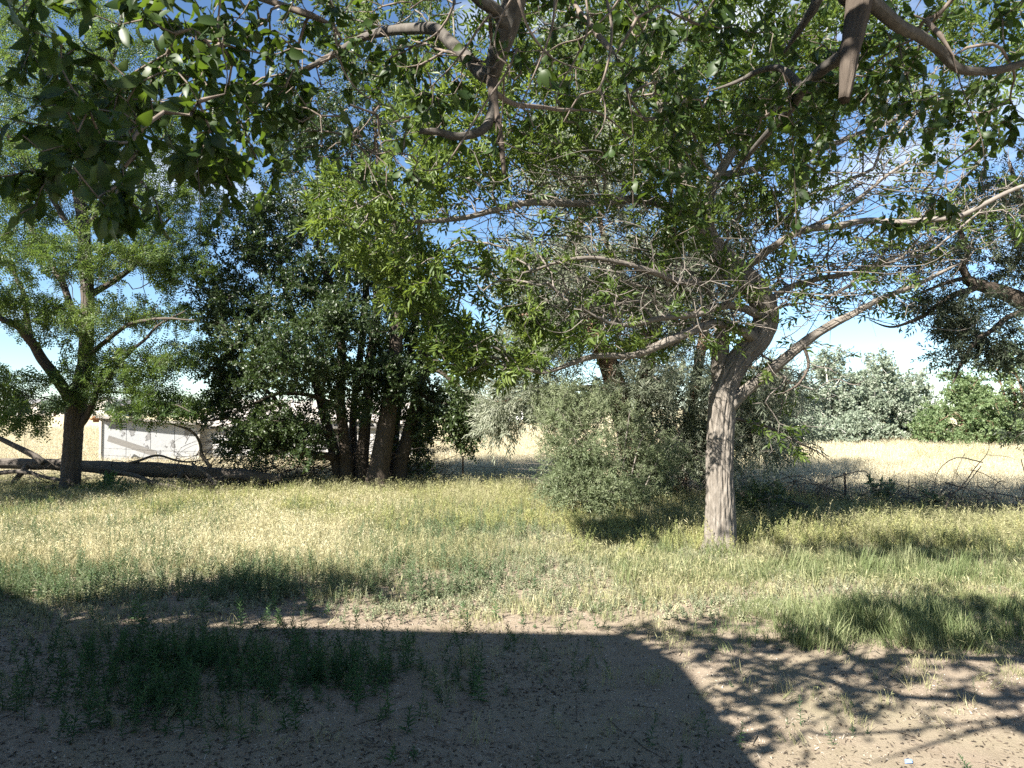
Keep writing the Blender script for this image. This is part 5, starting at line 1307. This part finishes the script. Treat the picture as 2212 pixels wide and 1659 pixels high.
# tall straw coloured grass on the left
scatter('dry_grass', 'tall straw coloured grass across the left of the yard', sample(7500, -17, 0, 9.2, 18.2, lambda x, y: left(x, y) * ss(9.4, 11.2, y + (x + 4) * .12) * (.12 + .88 * patch(x, y, .8, 1, .36, .58)), 101), T_dry, M['dry'], (.40, .85), .22, 1)
scatter('half_dry_grass', 'yellow green grass mixed into the tall straw grass', sample(4200, -17, 1, 9.0, 18.5, lambda x, y: ss(.8, -1.5, x) * ss(9.2, 10.6, y) * patch(x, y, .5, 2, .35, .6), 102), T_dry, M['dry_green'], (.35, .72), .2, 2)
scatter('green_weeds', 'weeds coloured in a sunlit green along the front of the tall grass', sample(4600, -12, .5, 8.4, 16.5, lambda x, y: ss(8.4, 9.0, y) * (ss(11.2, 9.8, y) * ss(0, -1.6, x) + .55 * ss(-4, -6, x) + .38) * (.25 + .75 * patch(x, y, .9, 3, .4, .6)), 103), T_weed, M['front_weed'], (.7, 1.4), .15, 3)
scatter('pale_weeds', 'pale yellow flowering weeds through the grass', sample(2600, -16, 11, 10, 20, lambda x, y: (.25 + .75 * patch(x, y, .6, 4, .45, .6)) * np.where(x < 1, ss(12.5, 15.5, y), ss(10.6, 12.5, y)) * (1 - .8 * ss(17.5, 20, y)), 104), T_spk, M['pale_weed'], (.6, 1.05), .12, 4)
# low clover like cover in the middle
scatter('ground_cover', 'low pale ground cover carpeting the sunlit middle of the yard', sample(23000, -6, 11, 7.7, 16.5, lambda x, y: ss(7.7, 8.7, y + .5 * (fbm(x * .8, y * .3, 7, 3) - .5) * 2) * (.30 + .70 * patch(x, y, 1.1, 5, .33, .52)) * (1 - .45 * ss(2.2, 4.5, x)), 105), T_lowc, M['low'], (.7, 1.6), .2, 5)
scatter('short_grass', 'short mixed grass over the middle and right of the yard', sample(8500, -7, 12, 7.8, 18.5, lambda x, y: ss(7.8, 9.2, y) * (.15 + .85 * patch(x, y, .9, 6, .42, .62)) * (.35 + .65 * ss(-1, 3, x)), 106), T_short, M['dry_green'], (.5, 1.2), .2, 6)
# greener grass on the right
scatter('green_grass', 'greener lush grass on the right of the yard round the ash trunk', sample(9000, -.5, 13, 6.3, 16.5, lambda x, y: ss(.2, 3.2, x + .8 * (fbm(y * .8, x * .5, 3, 2) - .5)) * ss(6.6, 9.2, y + .16 * (x - 3) + 2.2 * (fbm(x * .9, y * .6, 4, 3) - .5)) * (.06 + .94 * patch(x, y, 1.0, 7, .44, .62)) * (1 - .6 * ss(13.2, 16, y)), 107), T_green + T_short[:2], M['green'], (.30, .80), .25, 7)
scatter('tall_green_grass', 'clumps of tall dark green grass at the front right of the yard', np.concatenate((sample(75, 2.7, 4.8, 7.0, 8.0, lambda x, y: .2 + patch(x, y, 2, 8), 108), sample(90, 4.0, 9, 6.6, 11.5, lambda x, y: patch(x, y, .8, 9, .5, .6), 109), sample(60, 1.2, 7, 9.6, 12.6, lambda x, y: patch(x, y, .8, 11, .4, .6), 110))), T_tall_g, M['green'], (.6, 1.15), .2, 8)
# shaded back of the yard
scatter('shaded_grass', 'rough grass in the shade under the trees at the back of the yard', sample(6500, -17, 15, 16.0, 23.5, lambda x, y: (.2 + .8 * patch(x, y, .6, 10, .38, .6)) * ss(16, 17.5, y) * ss(fd(x) + 1.0, fd(x) - .5, y), 111), T_green + T_dry[:2], M['dry_green'], (.6, 1.2), .2, 9)
scatter('brown_weeds', 'tall olive weeds before the right fence', sample(1500, 2.5, 13, 11.5, 17, lambda x, y: ss(fd(x) - .3, fd(x) - 1.0, y) * ss(12, 13.4, y + .1 * x) * (.3 + .7 * patch(x, y, .7, 12, .4, .6)), 112), T_dry + T_spk, M['dry_green'], (.7, 1.15), .15, 10)
# weeds in the shaded foreground
scatter('shade_weeds', 'dark green weed patch in the house shadow at the front left', sample(640, -4.9, -.3, 5.1, 8.2, lambda x, y: np.clip(np.exp(-((x + 2.5) / 1.5) ** 2 - ((y - 6.3) / .75) ** 2) * 1.1, 0, 1) * (.35 + .65 * patch(x, y, 1.4, 13, .35, .55)), 113), T_weed, M['weedg'], (.6, 1.25), .2, 11)
scatter('scattered_weeds', 'small weeds and seedlings scattered over the bare soil', sample(420, -7, 7, 4.6, 9.0, lambda x, y: (.10 + .90 * patch(x, y, .9, 14, .5, .66)) * (1 - .7 * ss(0, 2, x)), 114), T_weed + T_lowc, M['weedg'], (.3, .85), .25, 12)
scatter('sparse_grass', 'sparse grass blades on the bare soil', sample(900, -6, 8, 5.0, 9.2, lambda x, y: .05 + .6 * patch(x, y, 1.0, 15, .5, .7) * ss(5.5, 8, y), 115), T_short + T_green[:1], M['dry_green'], (.3, .9), .3, 13)
# litter
scatter('pale_litter', 'pale dry leaf bits strewn over the bare soil', sample(15000, -7, 9, 4.2, 10.5, lambda x, y: (.08 + .92 * patch(x, y, .9, 16, .46, .62)) * ss(10.5, 8, y), 116), T_lit, M['litter_pale'], (.4, 1.05), .5, 14)
scatter('dark_litter', 'dark decayed leaves and bark bits on the soil', sample(20000, -7, 9, 4.2, 9.5, lambda x, y: np.clip(.10 + .90 * patch(x, y, .7, 17, .47, .62) + .8 * ss(5.6, 4.8, y), 0, 1) * (1 - .6 * ss(.8, 2.5, x)), 117), T_lit, M['litter_dark'], (.4, 1.3), .5, 15)
def clod(r):
    bm_ = [(0, 0, 1), (.9, 0, .1), (.28, .85, .15), (-.72, .52, .1), (-.7, -.55, .12), (.3, -.84, .1), (0, 0, -.6)]
    V = np.array(bm_) * r.uniform(.6, 1.3, (7, 3)) * (.020, .020, .013)
    return V, [np.array([(0, i, i % 5 + 1) for i in range(1, 6)] + [(6, i % 5 + 1, i) for i in range(1, 6)])]
M['clod'] = gm('soil clod', (.09, .07, .052), (.16, .128, .095), (.25, .205, .155), (.1, .08, .05), .02)
scatter('soil_clods', 'small clods and pebbles lying on the bare soil', sample(3200, -7, 9, 4.2, 9.5, lambda x, y: .1 + .9 * patch(x, y, .6, 21, .45, .65), 123), [clod(rg) for _ in range(4)], M['clod'], (.3, 1.5), .3, 22)
scatter('twig_litter', 'small dead twigs lying on the yard soil', sample(420, -7, 9, 4.2, 10, lambda x, y: .3 + .7 * patch(x, y, .8, 18), 118), T_tw, M['litter_dark'], (.4, 1.2), .12, 16)
scatter('straw_litter', 'dry straw lying under the trees at the back', sample(3500, -16, 13, 16, 22.5, lambda x, y: patch(x, y, .5, 19, .45, .6), 119), T_lit + T_tw, M['litter_pale'], (1.0, 2.4), .3, 17)
# pasture beyond the fence
def field_pts(n, seed, y0, y1, dens=lambda x, y: 1.0):
    r = np.random.default_rng(seed); u = r.random(n * 2); Y = y0 * (y1 / y0) ** u; X = r.uniform(-.85, .85, n * 2) * Y
    k = (r.random(n * 2) < dens(X, Y)) & (Y > fd(np.clip(X, -20, 15)) + .5)
    return np.stack((X[k], Y[k], 0 * X[k] - .05), -1)[:n]
pf_ = field_pts(26000, 120, 14, 75)
scatter('pasture_grass', 'tall blond pasture grass beyond the fence', pf_, T_field, M['field_dry'], (.6 + .35 * np.random.default_rng(1).random(len(pf_))) * (1 + np.clip((pf_[:, 1] - 30) / 60, 0, 1)), .2, 18)
pg_ = field_pts(6000, 121, 20, 30, lambda x, y: ss(-9, -6, x) * ss(6, 3, x) * ss(29, 25, y))
scatter('green_verge', 'green grass verge just beyond the middle of the fence', pg_, T_green, M['green'], (.8, 1.6), .2, 19)
pg2 = field_pts(7000, 122, 30, 55, lambda x, y: ss(4, 10, x) * patch(x, y, .12, 20, .35, .55))
scatter('green_pasture', 'greener streaks in the pasture before the poplar grove', pg2, T_field, M['dry_green'], (.5, .9), .2, 20)

# single seedlings in the sunlit strip of soil, each a plant of its own
M['seedling'] = leaf_mat('seedling leaf', (.050, .110, .040), (.075, .145, .050), (.110, .170, .065), (.16, .30, .06), .28)
sd_me = None
SEED = [(1000, 2), (645, 1318), (605, 1322), (665, 1305), (560, 1325), (640, 1330)]
plants = [(438, 1330, 1.15, 'bushy weed seedling at the left end of the sunlit soil strip'), (520, 1318, .85, 'small weed seedling left of the middle of the sunlit soil strip'), (590, 1320, 1.0, 'weed seedling in the middle of the sunlit soil strip'),
          (668, 1322, 1.2, 'tall pale weed seedling on the sunlit soil strip'), (708, 1328, .7, 'little weed seedling right of the tall pale one on the sunlit soil'), (300, 1350, 1.4, 'feathery weed at the shadow edge on the left soil'),
          (1000, 1335, .9, 'dark weed tuft just above the middle of the shadow edge'), (1070, 1340, 1.0, 'weed seedling on the shadow edge right of the dark tuft'), (880, 1405, 1.1, 'lone dark weed standing in the shaded soil below the shadow edge'), (1035, 1510, 1.0, 'dark weed plant in the shade near the bottom middle')]
for u, v, s_, lab in plants:
    d = CAM_H * 711 / (v * 1024 / 2212 - 408.0) ; b = P(u, v, d); b[2] = gh(b[0], b[1]) + .02
    root = empty('weed_plant', tuple(b), lab, 'weed', 'single weeds on the bare soil')
    r = np.random.default_rng(int(u + v)); h = .20 * s_
    V, F, uv = tube(np.array([b + (0, 0, -.02), b + (r.normal() * .01, 0, h * .5), b + (r.normal() * .02, r.normal() * .02, h)]), np.array((.004, .003, .0015)), 5)
    put('stem', make_mesh('stem', V, F, M['seedling'], True, tint=np.full(len(F[0]) + len(F[1]), .5)), root)
    for k in range(26):
        t = (k + 2) / 27; a = k * 2.4 + r.normal() * .3; el = .1 + .9 * t
        lv, lf = lf_lance(.085, .018, .3, .25); Qm = rot_to((math.cos(a) * math.cos(el), math.sin(a) * math.cos(el), math.sin(el)), roll=r.normal() * .3)
        put('leaf', make_mesh('leaf', lv @ Qm.T * (1.2 - .75 * t) * s_ * r.uniform(.8, 1.2) + b + (0, 0, h * t), lf, M['seedling'], tint=np.full(2, r.random())), root)

M['blue_scrap'] = plain_mat('pale blue plastic', (.13, .22, .40), (.20, .30, .50), 9, .4)
b = P(1962, 1654, 4.78); b[2] = gh(b[0], b[1]) + .045
V = np.array([(-.045, -.02, -.01), (.03, -.03, .0), (.05, .02, .012), (-.02, .03, .006), (0, 0, .022)]) * .62 + b
V = np.concatenate((V, V - (0, 0, .004)))
tag(put('plastic_scrap', make_mesh('plastic_scrap', V, [np.array([(0, 1, 4), (1, 2, 4), (2, 3, 4), (3, 0, 4), (6, 5, 9), (7, 6, 9), (8, 7, 9), (5, 8, 9)]), np.array([(0, 5, 6, 1), (1, 6, 7, 2), (2, 7, 8, 3), (3, 8, 5, 0)])], M['blue_scrap'])), 'small pale blue plastic scrap on the dappled soil at the bottom right', 'litter')
